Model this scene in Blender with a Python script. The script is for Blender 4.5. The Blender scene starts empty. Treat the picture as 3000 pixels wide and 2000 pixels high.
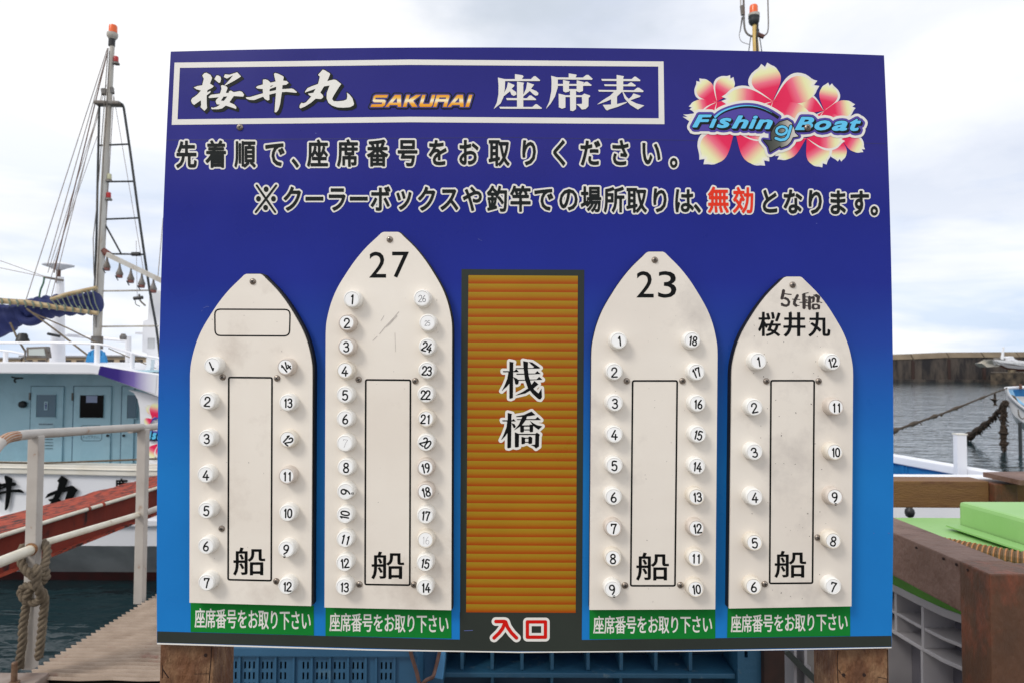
import bpy, bmesh, math, random
import numpy as np
from mathutils import Vector, Matrix, Euler
from mathutils.geometry import delaunay_2d_cdt, tessellate_polygon
random.seed(7)
R = math.radians
S = bpy.context.scene
COL = S.collection

# ---------------------------------------------------------------- camera
F = 2000.0                       # focal length in photo pixels (24 mm on 36 mm, photo 3000 wide)
EYE = Vector((0, 0, 1.6))
cam = bpy.data.cameras.new('camera'); cam.lens = 24.0; cam.sensor_width = 36.0
cam.clip_start = 0.05; cam.clip_end = 6000
cam.dof.use_dof = True; cam.dof.focus_distance = 1.13; cam.dof.aperture_fstop = 10
co = bpy.data.objects.new('camera', cam); COL.objects.link(co)
co.location = EYE; co.rotation_euler = (R(90 + 1.9), R(-0.27), 0)
S.camera = co
RM = co.rotation_euler.to_matrix()

# ---------------------------------------------------------------- sky, sun, exposure
SUN_DIR = Vector((1.0, 1.0, -1.25)).normalized()      # travel direction of the light
sun_el = math.asin(-SUN_DIR.z)
sun_az = math.atan2(-SUN_DIR.x, -SUN_DIR.y)           # compass of the sun from +Y towards +X
W = bpy.data.worlds.new('World'); S.world = W; W.use_nodes = True
nt = W.node_tree; nt.nodes.clear()
N = nt.nodes.new; L = nt.links.new
out = N('ShaderNodeOutputWorld'); bg = N('ShaderNodeBackground'); bg.inputs[1].default_value = 0.1
sky = N('ShaderNodeTexSky'); sky.sky_type = 'NISHITA'; sky.sun_disc = False
sky.sun_elevation = sun_el; sky.sun_rotation = sun_az
tc = N('ShaderNodeTexCoord'); sep = N('ShaderNodeSeparateXYZ'); L(tc.outputs['Generated'], sep.inputs[0])
zz = N('ShaderNodeMath'); zz.operation = 'MAXIMUM'; L(sep.outputs[2], zz.inputs[0]); zz.inputs[1].default_value = 0
za = N('ShaderNodeMath'); za.operation = 'ADD'; L(zz.outputs[0], za.inputs[0]); za.inputs[1].default_value = 0.16
dv = N('ShaderNodeVectorMath'); dv.operation = 'SCALE'
inv = N('ShaderNodeMath'); inv.operation = 'DIVIDE'; inv.inputs[0].default_value = 1; L(za.outputs[0], inv.inputs[1])
L(tc.outputs['Generated'], dv.inputs[0]); L(inv.outputs[0], dv.inputs['Scale'])
mp = N('ShaderNodeMapping'); mp.inputs['Location'].default_value = (1.35, 0.4, 0); mp.inputs['Scale'].default_value = (0.9, 0.75, 1.0)
L(dv.outputs[0], mp.inputs[0])
nz = N('ShaderNodeTexNoise'); nz.inputs['Scale'].default_value = 1.0; nz.inputs['Detail'].default_value = 7; nz.inputs['Roughness'].default_value = 0.5
nz.inputs['Distortion'].default_value = 0.25
L(mp.outputs[0], nz.inputs[0])
cr = N('ShaderNodeValToRGB'); e = cr.color_ramp.elements
e[0].position = 0.34; e[0].color = (6.6, 7.2, 8.6, 1); e[1].position = 0.53; e[1].color = (10.6, 10.6, 10.7, 1)
e2 = cr.color_ramp.elements.new(0.43); e2.color = (8.9, 9.2, 9.9, 1)
L(nz.outputs[0], cr.inputs[0])
# thin blue bands low over the horizon
nz2 = N('ShaderNodeTexNoise'); nz2.inputs['Scale'].default_value = 3.0; nz2.inputs['Detail'].default_value = 7; nz2.inputs['Distortion'].default_value = 0.3
mp2 = N('ShaderNodeMapping'); mp2.inputs['Scale'].default_value = (1.0, 1.0, 4.5); L(tc.outputs['Generated'], mp2.inputs[0]); L(mp2.outputs[0], nz2.inputs[0])
cr2 = N('ShaderNodeValToRGB'); f = cr2.color_ramp.elements
f[0].position = 0.43; f[0].color = (6.0, 7.3, 9.3, 1); f[1].position = 0.57; f[1].color = (9.8, 10.0, 10.4, 1)
f2_ = cr2.color_ramp.elements.new(0.50); f2_.color = (8.0, 8.7, 10.1, 1)
L(nz2.outputs[0], cr2.inputs[0])
hf = N('ShaderNodeMapRange'); hf.inputs['From Min'].default_value = 0.0; hf.inputs['From Max'].default_value = 0.34
hf.inputs['To Min'].default_value = 0.95; hf.inputs['To Max'].default_value = 0.0; L(sep.outputs[2], hf.inputs[0])
mx = N('ShaderNodeMixRGB'); L(hf.outputs[0], mx.inputs[0]); L(cr.outputs[0], mx.inputs[1]); L(cr2.outputs[0], mx.inputs[2])
mx2 = N('ShaderNodeMixRGB'); mx2.inputs[0].default_value = 0.93; L(sky.outputs[0], mx2.inputs[1]); 
# one grey cloud bank high ahead
sb2 = N('ShaderNodeVectorMath'); sb2.operation = 'SUBTRACT'; sb2.inputs[1].default_value = (0.03, 1.43, 0); L(dv.outputs[0], sb2.inputs[0])
mp3 = N('ShaderNodeMapping'); mp3.inputs['Scale'].default_value = (3.4, 6.0, 0.0); L(sb2.outputs[0], mp3.inputs[0])
ln3 = N('ShaderNodeVectorMath'); ln3.operation = 'LENGTH'; L(mp3.outputs[0], ln3.inputs[0])
n3 = N('ShaderNodeTexNoise'); n3.inputs['Scale'].default_value = 5.0; n3.inputs['Detail'].default_value = 7; L(dv.outputs[0], n3.inputs[0])
ad3 = N('ShaderNodeMath'); ad3.operation = 'MULTIPLY_ADD'; ad3.inputs[1].default_value = -2.6; L(n3.outputs[0], ad3.inputs[0]); L(ln3.outputs['Value'], ad3.inputs[2])
mr3 = N('ShaderNodeMapRange'); mr3.interpolation_type = 'SMOOTHSTEP'; mr3.inputs['From Min'].default_value = -1.4; mr3.inputs['From Max'].default_value = 0.1; mr3.inputs['To Min'].default_value = 0.9; mr3.inputs['To Max'].default_value = 0.0; L(ad3.outputs[0], mr3.inputs[0])
mx3 = N('ShaderNodeMixRGB'); L(mr3.outputs[0], mx3.inputs[0]); L(mx.outputs[0], mx3.inputs[1]); mx3.inputs[2].default_value = (6.1, 6.7, 7.5, 1)
L(mx3.outputs[0], mx2.inputs[2])
L(mx2.outputs[0], bg.inputs[0]); L(bg.outputs[0], out.inputs[0])

sl = bpy.data.lights.new('sun', 'SUN'); sl.energy = 1.45; sl.angle = R(17); sl.color = (1.0, 0.95, 0.88)
so = bpy.data.objects.new('sun', sl); COL.objects.link(so)
so.rotation_euler = SUN_DIR.to_track_quat('-Z', 'Y').to_euler(); so.location = (-5, -5, 9)
S.view_settings.view_transform = 'Standard'; S.view_settings.look = 'None'
S.view_settings.exposure = 0.1; S.view_settings.gamma = 1.0; S.view_settings.use_curve_mapping = False
S.render.engine = 'CYCLES'; S.cycles.use_denoising = True; S.cycles.max_bounces = 6

# ---------------------------------------------------------------- helpers
def ray(px, py):
    return RM @ Vector(((px - 1500) / F, -(py - 1000) / F, -1.0))
def P(px, py, Y):
    "world point on the vertical plane at distance Y seen at a photo position"
    d = ray(px, py); return EYE + d * (Y / d.y)
def PZ(px, py, z):
    d = ray(px, py); return EYE + d * ((z - EYE.z) / d.z)
def lin(c):
    return tuple(((v / 255) / 12.92 if v / 255 <= 0.04045 else ((v / 255 + 0.055) / 1.055) ** 2.4) for v in c)

SPEC = {}
def M(name, rgb, rough=0.5, var=None, vs=3.0, vamt=0.5, bump=0.0, bs=60.0, metal=0.0, stretch=(1, 1, 1), stain=None, ss=6.0, st=(0.55, 0.7), spec=0.5, det=6, coat=0.0):
    "procedural material: base colour varied by noise, a second thresholded stain colour, noise bump"
    m = bpy.data.materials.new(name); m.use_nodes = True
    t = m.node_tree; b = t.nodes['Principled BSDF']; A = t.nodes.new; K = t.links.new
    b.inputs['Roughness'].default_value = rough; b.inputs['Metallic'].default_value = metal
    b.inputs['Specular IOR Level'].default_value = 0.12 if name.startswith('print') else spec; b.inputs['Coat Weight'].default_value = coat
    c = lin(rgb); b.inputs['Base Color'].default_value = (*c, 1)
    tcn = A('ShaderNodeTexCoord'); mpn = A('ShaderNodeMapping'); mpn.inputs['Scale'].default_value = stretch
    K(tcn.outputs['Object'], mpn.inputs[0])
    col = None
    if var:
        n = A('ShaderNodeTexNoise'); n.inputs['Scale'].default_value = vs; n.inputs['Detail'].default_value = det; K(mpn.outputs[0], n.inputs[0])
        r = A('ShaderNodeValToRGB'); r.color_ramp.elements[0].position = 0.5 - 0.25 * vamt - 0.05; r.color_ramp.elements[1].position = 0.5 + 0.25 * vamt
        r.color_ramp.elements[0].color = (*c, 1); r.color_ramp.elements[1].color = (*lin(var), 1); K(n.outputs[0], r.inputs[0])
        col = r.outputs[0]
    if stain:
        n = A('ShaderNodeTexNoise'); n.inputs['Scale'].default_value = ss; n.inputs['Detail'].default_value = 8; n.inputs['Roughness'].default_value = 0.65; K(mpn.outputs[0], n.inputs[0])
        r = A('ShaderNodeValToRGB'); r.color_ramp.elements[0].position = st[0]; r.color_ramp.elements[1].position = st[1]
        r.color_ramp.elements[0].color = (0, 0, 0, 1); r.color_ramp.elements[1].color = (1, 1, 1, 1); K(n.outputs[0], r.inputs[0])
        x = A('ShaderNodeMixRGB'); K(r.outputs[0], x.inputs[0])
        if col: K(col, x.inputs[1])
        else: x.inputs[1].default_value = (*c, 1)
        x.inputs[2].default_value = (*lin(stain), 1); col = x.outputs[0]
    if col: K(col, b.inputs['Base Color'])
    if bump:
        n = A('ShaderNodeTexNoise'); n.inputs['Scale'].default_value = bs; n.inputs['Detail'].default_value = 5; K(mpn.outputs[0], n.inputs[0])
        bm_ = A('ShaderNodeBump'); bm_.inputs['Strength'].default_value = bump; bm_.inputs['Distance'].default_value = 0.01; K(n.outputs[0], bm_.inputs['Height'])
        K(bm_.outputs[0], b.inputs['Normal'])
    return m

def ramp_mat(name, axis, stops, rough=0.3, lo=0.0, hi=1.0, mod=None, spec=0.12):
    "printed colour gradient along one object axis"
    m = bpy.data.materials.new(name); m.use_nodes = True
    t = m.node_tree; b = t.nodes['Principled BSDF']; A = t.nodes.new; K = t.links.new
    b.inputs['Roughness'].default_value = rough; b.inputs['Specular IOR Level'].default_value = spec
    tcn = A('ShaderNodeTexCoord'); s_ = A('ShaderNodeSeparateXYZ'); K(tcn.outputs['Object'], s_.inputs[0])
    mr = A('ShaderNodeMapRange'); mr.inputs['From Min'].default_value = lo; mr.inputs['From Max'].default_value = hi; mr.clamp = mod is None
    K(s_.outputs[axis], mr.inputs[0]); src = mr.outputs[0]
    if mod:
        mu = A('ShaderNodeMath'); mu.operation = 'MULTIPLY'; mu.inputs[1].default_value = mod; K(src, mu.inputs[0])
        fr = A('ShaderNodeMath'); fr.operation = 'FRACT'; K(mu.outputs[0], fr.inputs[0]); src = fr.outputs[0]
    r = A('ShaderNodeValToRGB'); el = r.color_ramp.elements
    while len(el) < len(stops): el.new(0.5)
    for i, (p, c) in enumerate(stops): el[i].position = p; el[i].color = (*lin(c), 1)
    K(src, r.inputs[0])
    n = A('ShaderNodeTexNoise'); n.inputs['Scale'].default_value = 9; n.inputs['Detail'].default_value = 7; K(tcn.outputs['Object'], n.inputs[0])
    x = A('ShaderNodeMixRGB'); x.blend_type = 'OVERLAY'; x.inputs[0].default_value = 0.12; K(r.outputs[0], x.inputs[1]); K(n.outputs[0], x.inputs[2])  # faint wear plus hazy reflection patches put into the print colour
    K(x.outputs[0], b.inputs['Base Color'])
    rr = A('ShaderNodeMapRange'); rr.inputs['To Min'].default_value = rough * 0.7; rr.inputs['To Max'].default_value = rough * 1.4; K(n.outputs[0], rr.inputs[0]); K(rr.outputs[0], b.inputs['Roughness'])
    return m

ORG = {}
def tag(o, label=None, cat=None, group=None, kind=None):
    if label: o['label'] = label
    if cat: o['category'] = cat
    if group: o['group'] = group
    if kind: o['kind'] = kind
    return o
def thing(name, label, cat, loc=(0, 0, 0), group=None):
    o = bpy.data.objects.new(name, None); COL.objects.link(o); o.location = loc; o.empty_display_size = 0.1
    ORG[o.name] = Vector(loc)
    return tag(o, label, cat, group)
def part(name, vf, mat, parent=None, smooth=False, bevel=0.0, label=None, ang=None):
    "one mesh object from world-space verts/faces (local to its thing)"
    v, fc = vf
    o0 = ORG.get(parent.name, Vector()) if parent else Vector()
    me = bpy.data.meshes.new(name); me.from_pydata([tuple(Vector(p) - o0) for p in v], [], fc)
    if bevel or smooth:
        bm = bmesh.new(); bm.from_mesh(me)
        if bevel:
            es = [e for e in bm.edges if len(e.link_faces) == 2 and e.calc_face_angle(0) > 0.6]
            bmesh.ops.bevel(bm, geom=es, offset=bevel, segments=2, affect='EDGES', profile=0.6, clamp_overlap=True)
        if smooth:
            for f_ in bm.faces: f_.smooth = True
            a_ = ang or 0.7
            for e_ in bm.edges:
                if len(e_.link_faces) == 2 and e_.calc_face_angle(0) > a_: e_.smooth = False
        bm.to_mesh(me); bm.free()
    me.materials.append(mat)
    o = bpy.data.objects.new(name, me); COL.objects.link(o)
    if parent: o.parent = parent
    ORG[o.name] = o0
    if label: o['label'] = label
    return o

class MB:
    def __init__(s): s.v = []; s.f = []
    def add(s, v, f):
        n = len(s.v); s.v += [Vector(p) for p in v]; s.f += [[i + n for i in q] for q in f]; return s
    def box(s, x0, x1, y0, y1, z0, z1):
        v = [(x, y, z) for z in (z0, z1) for y in (y0, y1) for x in (x0, x1)]
        return s.add(v, [(0, 2, 3, 1), (4, 5, 7, 6), (0, 1, 5, 4), (2, 6, 7, 3), (0, 4, 6, 2), (1, 3, 7, 5)])
    def obox(s, a, b, w, h, up=Vector((0, 0, 1))):
        "box from a to b, width w, height h"
        a = Vector(a); b = Vector(b); d = (b - a).normalized(); r = d.cross(up).normalized(); u = r.cross(d)
        v = [p + r * (i * w / 2) + u * (j * h / 2) for p in (a, b) for (i, j) in ((-1, -1), (1, -1), (1, 1), (-1, 1))]
        return s.add(v, [(3, 2, 1, 0), (4, 5, 6, 7), (0, 1, 5, 4), (1, 2, 6, 5), (2, 3, 7, 6), (3, 0, 4, 7)])
    def tube(s, pts, r, n=8, cap=True, flat=1.0):
        pts = [Vector(p) for p in pts]
        if not isinstance(r, (list, tuple)): r = [r] * len(pts)
        base = len(s.v); up = None
        for i, p in enumerate(pts):
            d = (pts[min(i + 1, len(pts) - 1)] - pts[max(i - 1, 0)]).normalized()
            if up is None: up = d.orthogonal().normalized()
            up = (up - d * up.dot(d)).normalized(); sd = d.cross(up)
            for k in range(n):
                a = 2 * math.pi * k / n; s.v.append(p + (up * math.cos(a) + sd * math.sin(a) * flat) * r[i])
        for i in range(len(pts) - 1):
            for k in range(n):
                a = base + i * n + k; b = base + i * n + (k + 1) % n
                s.f.append([a, b, b + n, a + n])
        if cap:
            s.f.append([base + k for k in range(n)][::-1]); e_ = base + (len(pts) - 1) * n; s.f.append([e_ + k for k in range(n)])
        return s
    def lathe(s, c, prof, n=20, axis=Vector((0, 0, 1))):
        "prof: (radius, height) along axis from c"
        c = Vector(c); ax = axis.normalized(); u = ax.orthogonal().normalized(); w = ax.cross(u); base = len(s.v)
        for (r, h) in prof:
            for k in range(n):
                a = 2 * math.pi * k / n; s.v.append(c + ax * h + (u * math.cos(a) + w * math.sin(a)) * r)
        for i in range(len(prof) - 1):
            for k in range(n):
                a = base + i * n + k; b = base + i * n + (k + 1) % n; s.f.append([a, b, b + n, a + n])
        s.f.append([base + k for k in range(n)][::-1]); e_ = base + (len(prof) - 1) * n; s.f.append([e_ + k for k in range(n)])
        return s
    def prism(s, pts, dv):
        "closed outline of world points extruded by dv"
        n = len(pts); dv = Vector(dv); base = len(s.v)
        s.v += [Vector(p) for p in pts] + [Vector(p) + dv for p in pts]
        s.f.append([base + i for i in range(n)]); s.f.append([base + n + i for i in range(n)][::-1])
        for i in range(n): j = (i + 1) % n; s.f.append([base + i, base + n + i, base + n + j, base + j])
        return s
    def out(s): return s.v, s.f
def bx(*a): return MB().box(*a).out()
def tb(pts, r, n=8): return MB().tube(pts, r, n).out()
def smooth_path(pts, k=4):
    pts = [Vector(p) for p in pts]; o = []
    for i in range(len(pts) - 1):
        p0 = pts[max(i - 1, 0)]; p1 = pts[i]; p2 = pts[i + 1]; p3 = pts[min(i + 2, len(pts) - 1)]
        for j in range(k):
            t = j / k
            o.append(0.5 * ((2 * p1) + (p2 - p0) * t + (2 * p0 - 5 * p1 + 4 * p2 - p3) * t * t + (3 * p1 - p0 - 3 * p2 + p3) * t ** 3))
    o.append(pts[-1]); return o

# ---------------------------------------------------------------- flat shapes (photo pixels of the sign face)
UC, VC = 0.024, 1.62; UH, VH = 0.61, 0.50; YB = 1.15; B1, B2 = 0.022, 0.015
def surf(u, v): return YB - B1 * (1 - ((u - UC) / UH) ** 2) - B2 * (1 - ((v - VC) / VH) ** 2)
def onb(px, py, lift=0.0):
    "point of the slightly bowed sign face seen at a photo position, raised by lift towards the viewer"
    d = ray(px, py); Y = YB - 0.03 - lift
    for _ in range(4):
        t = Y / d.y; Y = surf(EYE.x + d.x * t, EYE.z + d.z * t) - lift
    return EYE + d * (Y / d.y)

def circ(x, y, rx, ry, n=10): return [(x + rx * math.cos(2 * math.pi * k / n), y + ry * math.sin(2 * math.pi * k / n)) for k in range(n)]
def inside(p, poly):
    x, y = p; c = False; j = len(poly) - 1
    for i in range(len(poly)):
        xi, yi = poly[i]; xj, yj = poly[j]
        if (yi > y) != (yj > y) and x < (xj - xi) * (y - yi) / (yj - yi + 1e-12) + xi: c = not c
        j = i
    return c
def cdt_fill(outline, extra=()):
    vs = [Vector(k) for k in outline] + [Vector(k) for k in extra]; n = len(outline)
    ar = sum(outline[i][0] * outline[(i + 1) % n][1] - outline[(i + 1) % n][0] * outline[i][1] for i in range(n))
    rv, re, rf, ov, oe, of = delaunay_2d_cdt(vs, [], [list(range(n)) if ar > 0 else list(range(n))[::-1]], 1, 1e-5)
    return [tuple(v) for v in rv], [list(f_) for f_, o_ in zip(rf, of) if o_]
class Shp(list):
    "a flat shape: prims (kind, loops, rx, ry); drawn as the union of its prims less its holes"
    step = 0.7
def union(polys, holes=()):
    return Shp([('poly', [p], 0.0, 0.0) for p in polys] + [('hole', [h], 0.0, 0.0) for h in holes])
def strokes(lines, r, n=0): return Shp([('line', [l], r, r) for l in lines])
def grow(sh, r, ry=None, n=0):
    ry = r if ry is None else ry
    return Shp([(k, l, rx + r, y_ + ry) for k, l, rx, y_ in sh])
def xf(sh, fx, fy, sx, sy): return Shp([(k, [[(fx(x, y), fy(x, y)) for x, y in p] for p in l], rx * sx, ry * sy) for k, l, rx, ry in sh])
def move(sh, dx, dy): return xf(sh, lambda x, y: x + dx, lambda x, y: y + dy, 1, 1)
def U(shs): return Shp([p for s_ in shs for p in s_])
def merge(*shs):
    if isinstance(shs[0], Shp): return U(shs)
    v = []; f_ = []
    for s_ in shs:
        n = len(v); v += s_[0]; f_ += [[i + n for i in q] for q in s_[1]]
    return v, f_
_fc = bpy.data.curves.new('font_source', 'FONT'); _fc.resolution_u = 3
_fo = bpy.data.objects.new('font_source', _fc)
GC = {}
def glyph(ch, r=0.0, ry=None):
    "outline font glyph in em units (y down), emboldened by r"
    if ch not in GC:
        _fc.body = ch; me = _fo.to_mesh(); v = [(p.co.x, -p.co.y) for p in me.vertices]; c = {}
        for p in me.polygons:
            for e_ in p.edge_keys: c[e_] = c.get(e_, 0) + 1
        _fo.to_mesh_clear(); nb_ = {}
        for (i, j), n in c.items():
            if n == 1: nb_.setdefault(i, []).append(j); nb_.setdefault(j, []).append(i)
        lo = []; seen = set()
        for s_ in nb_:
            if s_ in seen: continue
            l = [s_]; seen.add(s_); c_ = s_
            while True:
                nx = [k for k in nb_[c_] if k not in seen]
                if not nx: break
                c_ = nx[0]; seen.add(c_); l.append(c_)
            lo.append([v[i] for i in l])
        GC[ch] = lo
    return Shp([('poly', GC[ch], r, r if ry is None else ry)])
def fit(sh, x0, y0, x1, y1, shear=0.0):
    if shear: sh = xf(sh, lambda x, y: x - shear * y, lambda x, y: y, 1, 1)
    P_ = [(x, y, rx, ry) for k, l, rx, ry in sh for p in l for x, y in p]
    a = min(p[0] - p[2] for p in P_); b = max(p[0] + p[2] for p in P_); c = min(p[1] - p[3] for p in P_); d = max(p[1] + p[3] for p in P_)
    sx = (x1 - x0) / (b - a); sy = (y1 - y0) / (d - c)
    return xf(sh, lambda x, y: x0 + (x - a) * sx, lambda x, y: y0 + (y - c) * sy, sx, sy)
def emplace(sh, cx, cy, w, h):
    "em square centred on (cx, cy)"
    return xf(sh, lambda x, y: cx + (x - 0.5) * w, lambda x, y: cy + (y + 0.38) * h, w, h)
def draw(sh, step=None):
    "contour the distance field of a shape and triangulate it"
    st = step or sh.step; E0 = 1e9
    P_ = [(x, y, rx, ry) for k, l, rx, ry in sh if k != 'hole' for p in l for x, y in p]
    X0 = min(p[0] - p[2] for p in P_) - 2.3 * st; X1 = max(p[0] + p[2] for p in P_) + 2.3 * st; Y0 = min(p[1] - p[3] for p in P_) - 2.3 * st; Y1 = max(p[1] + p[3] for p in P_) + 2.3 * st
    nx = int((X1 - X0) / st) + 2; ny = int((Y1 - Y0) / st) + 2
    Fd = np.full((ny, nx), E0, dtype=np.float64)
    gx_ = X0 + st * np.arange(nx); gy_ = Y0 + st * np.arange(ny)
    for k, l, rx, ry in sh:
        pts = [p for q_ in l for p in q_]; pad = max(rx, ry) + 3 * st
        i0 = max(0, int((min(p[0] for p in pts) - pad - X0) / st)); i1 = min(nx, int((max(p[0] for p in pts) + pad - X0) / st) + 2)
        j0 = max(0, int((min(p[1] for p in pts) - pad - Y0) / st)); j1 = min(ny, int((max(p[1] for p in pts) + pad - Y0) / st) + 2)
        if i1 <= i0 or j1 <= j0: continue
        q = (rx / ry) if (rx > 0 and ry > 0) else 1.0
        GX, GY = np.meshgrid(gx_[i0:i1], gy_[j0:j1] * q); GX = GX.ravel(); GY = GY.ravel(); D = np.full(GX.shape, E0); IN = np.zeros(GX.shape, dtype=bool)
        for lp_ in l:
            m = len(lp_); rng = range(m) if k != 'line' else range(m - 1)
            for i in rng:
                ax, ay = lp_[i]; bx_, by = lp_[(i + 1) % m]; ay *= q; by *= q; dx = bx_ - ax; dy = by - ay; L2 = dx * dx + dy * dy
                t = np.clip(((GX - ax) * dx + (GY - ay) * dy) / (L2 if L2 > 1e-18 else 1e-18), 0, 1)
                np.minimum(D, (GX - ax - t * dx) ** 2 + (GY - ay - t * dy) ** 2, out=D)
                if k != 'line' and ay != by:
                    IN ^= ((ay > GY) != (by > GY)) & (GX < dx * (GY - ay) / dy + ax)
        D = np.sqrt(D); D[IN] *= -1
        D = (D - rx).reshape(j1 - j0, i1 - i0) if k != 'hole' else (-D - rx).reshape(j1 - j0, i1 - i0)
        w = Fd[j0:j1, i0:i1]
        if k == 'hole': np.maximum(w, D, out=w)
        else: np.minimum(w, D, out=w)
    Fd[Fd > 50 * st] = 50 * st
    Fd[np.abs(Fd) < 1e-3 * st] = 1e-3 * st
    In = Fd < 0
    code = In[:-1, :-1].astype(int) + 2 * In[:-1, 1:] + 4 * In[1:, 1:] + 8 * In[1:, :-1]
    js, is_ = np.nonzero((code > 0) & (code < 15)); nbr = {}; pt = {}
    T = {1: ((3, 0),), 2: ((0, 1),), 3: ((3, 1),), 4: ((1, 2),), 5: ((3, 0), (1, 2)), 6: ((0, 2),), 7: ((3, 2),), 8: ((2, 3),), 9: ((2, 0),), 10: ((0, 1), (2, 3)), 11: ((2, 1),), 12: ((1, 3),), 13: ((1, 0),), 14: ((0, 3),)}
    def ek(e_, j, i):
        if e_ == 0: k_ = (j, i, 0); a, b = Fd[j, i], Fd[j, i + 1]
        elif e_ == 2: k_ = (j + 1, i, 0); a, b = Fd[j + 1, i], Fd[j + 1, i + 1]
        elif e_ == 3: k_ = (j, i, 1); a, b = Fd[j, i], Fd[j + 1, i]
        else: k_ = (j, i + 1, 1); a, b = Fd[j, i + 1], Fd[j + 1, i + 1]
        if k_ not in pt:
            t = a / (a - b); pt[k_] = (X0 + st * (k_[1] + (t if k_[2] == 0 else 0)), Y0 + st * (k_[0] + (t if k_[2] == 1 else 0)))
        return k_
    for j, i in zip(js.tolist(), is_.tolist()):
        for (e1, e2_) in T[int(code[j, i])]:
            a = ek(e1, j, i); b = ek(e2_, j, i); nbr.setdefault(a, []).append(b); nbr.setdefault(b, []).append(a)
    seen = set(); lps = []
    for s_ in nbr:
        if s_ in seen: continue
        l = [s_]; seen.add(s_); c_ = s_
        while True:
            nn_ = [k_ for k_ in nbr[c_] if k_ not in seen]
            if not nn_: break
            c_ = nn_[0]; seen.add(c_); l.append(c_)
        if len(l) > 3: lps.append(simp([pt[k_] for k_ in l], 0.09 * st, 60 * st))
    lps = [l for l in lps if len(l) > 2]
    bbx = [(min(p[0] for p in l), max(p[0] for p in l), min(p[1] for p in l), max(p[1] for p in l)) for l in lps]
    def within(i, j):  # loop i inside loop j
        a, b = bbx[i], bbx[j]
        return a[0] > b[0] and a[1] < b[1] and a[2] > b[2] and a[3] < b[3] and inside(lps[i][0], lps[j])
    par = [[j for j in range(len(lps)) if j != i and within(i, j)] for i in range(len(lps))]
    V = []; F_ = []
    for i, l in enumerate(lps):
        if len(par[i]) % 2: continue
        grp = [l] + [lps[j] for j in range(len(lps)) if len(par[j]) == len(par[i]) + 1 and i in par[j]]
        n0 = len(V); V += [p for g_ in grp for p in g_]
        F_ += [[k_ + n0 for k_ in t] for t in tessellate_polygon([[Vector((x, y, 0)) for x, y in g_] for g_ in grp])]
    if st > 0.1 and (X1 - X0 > 80 or Y1 - Y0 > 80):
        bm = bmesh.new(); vs = [bm.verts.new((x, y, 0)) for x, y in V]
        for t in F_:
            try: bm.faces.new([vs[i] for i in t])
            except ValueError: pass
        for c0, c1, ax in ((X0, X1, (1, 0, 0)), (Y0, Y1, (0, 1, 0))):
            x = c0 + 40
            while x < c1:
                big = [f_ for f_ in bm.faces if min(v.co.dot(Vector(ax)) for v in f_.verts) < x < max(v.co.dot(Vector(ax)) for v in f_.verts) and f_.calc_area() > 8]
                if big: bmesh.ops.bisect_plane(bm, geom=big + list({e_ for f_ in big for e_ in f_.edges}) + list({v for f_ in big for v in f_.verts}), plane_co=Vector(ax) * x, plane_no=ax, dist=1e-4)
                x += 40
        bm.verts.index_update(); V = [(v.co.x, v.co.y) for v in bm.verts]; F_ = [[v.index for v in f_.verts] for f_ in bm.faces]; bm.free()
    return V, F_
def simp(pts, tol, maxl):
    "drop points of a closed loop that deviate less than tol"
    for _ in range(6):
        o = []; n = len(pts); skip = False; ch = False
        for i in range(n):
            if skip: skip = False; o.append(pts[i]); continue
            a = o[-1] if o else pts[-1]; b = pts[i]; c = pts[(i + 1) % n]; L_ = math.hypot(c[0] - a[0], c[1] - a[1])
            d = abs((c[0] - a[0]) * (b[1] - a[1]) - (c[1] - a[1]) * (b[0] - a[0])) / L_ if L_ > 1e-12 else 0
            if d < tol and L_ < maxl and n - len(o) > 0: ch = True; skip = True; continue
            o.append(b)
        if len(o) < 4 or not ch: break
        pts = o
    return pts
def quadgrid(c, step=60):
    "grid over a quad given by photo corners tl, tr, br, bl"
    tl, tr, br, bl = c
    nx = max(1, int(math.hypot(tr[0] - tl[0], tr[1] - tl[1]) / step)); ny = max(1, int(math.hypot(bl[0] - tl[0], bl[1] - tl[1]) / step))
    v = []
    for j in range(ny + 1):
        for i in range(nx + 1):
            s_, t = i / nx, j / ny
            v.append(tuple((tl[k] * (1 - s_) + tr[k] * s_) * (1 - t) + (bl[k] * (1 - s_) + br[k] * s_) * t for k in (0, 1)))
    return v, [[j * (nx + 1) + i, j * (nx + 1) + i + 1, (j + 1) * (nx + 1) + i + 1, (j + 1) * (nx + 1) + i] for j in range(ny) for i in range(nx)]
def frame(c, w):
    "four bars round a quad, w wide, inside"
    tl, tr, br, bl = c
    i = [(tl[0] + w, tl[1] + w), (tr[0] - w, tr[1] + w), (br[0] - w, br[1] - w), (bl[0] + w, bl[1] - w)]
    return merge(quadgrid((tl, tr, i[1], i[0])), quadgrid((i[1], tr, br, i[2])), quadgrid((i[3], i[2], br, bl)), quadgrid((tl, i[0], i[3], bl)))
def boardmesh(sh, lift):
    "map a flat shape onto the sign face; faces point at the viewer"
    if isinstance(sh, Shp): sh = draw(sh)
    v = [onb(x, y, lift) for x, y in sh[0]]; f_ = []
    for q in sh[1]:
        n = (v[q[1]] - v[q[0]]).cross(v[q[2]] - v[q[0]])
        f_.append(q if n.y < 0 else q[::-1])
    return v, f_

# ---------------------------------------------------------------- materials
m_navy_stops = [(0.0, (30, 122, 196)), (0.30, (31, 119, 193)), (0.42, (30, 96, 178)), (0.52, (34, 66, 154)), (0.62, (31, 44, 138)), (0.74, (30, 38, 130)), (0.84, (44, 44, 128)), (1.0, (42, 42, 120))]
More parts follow.
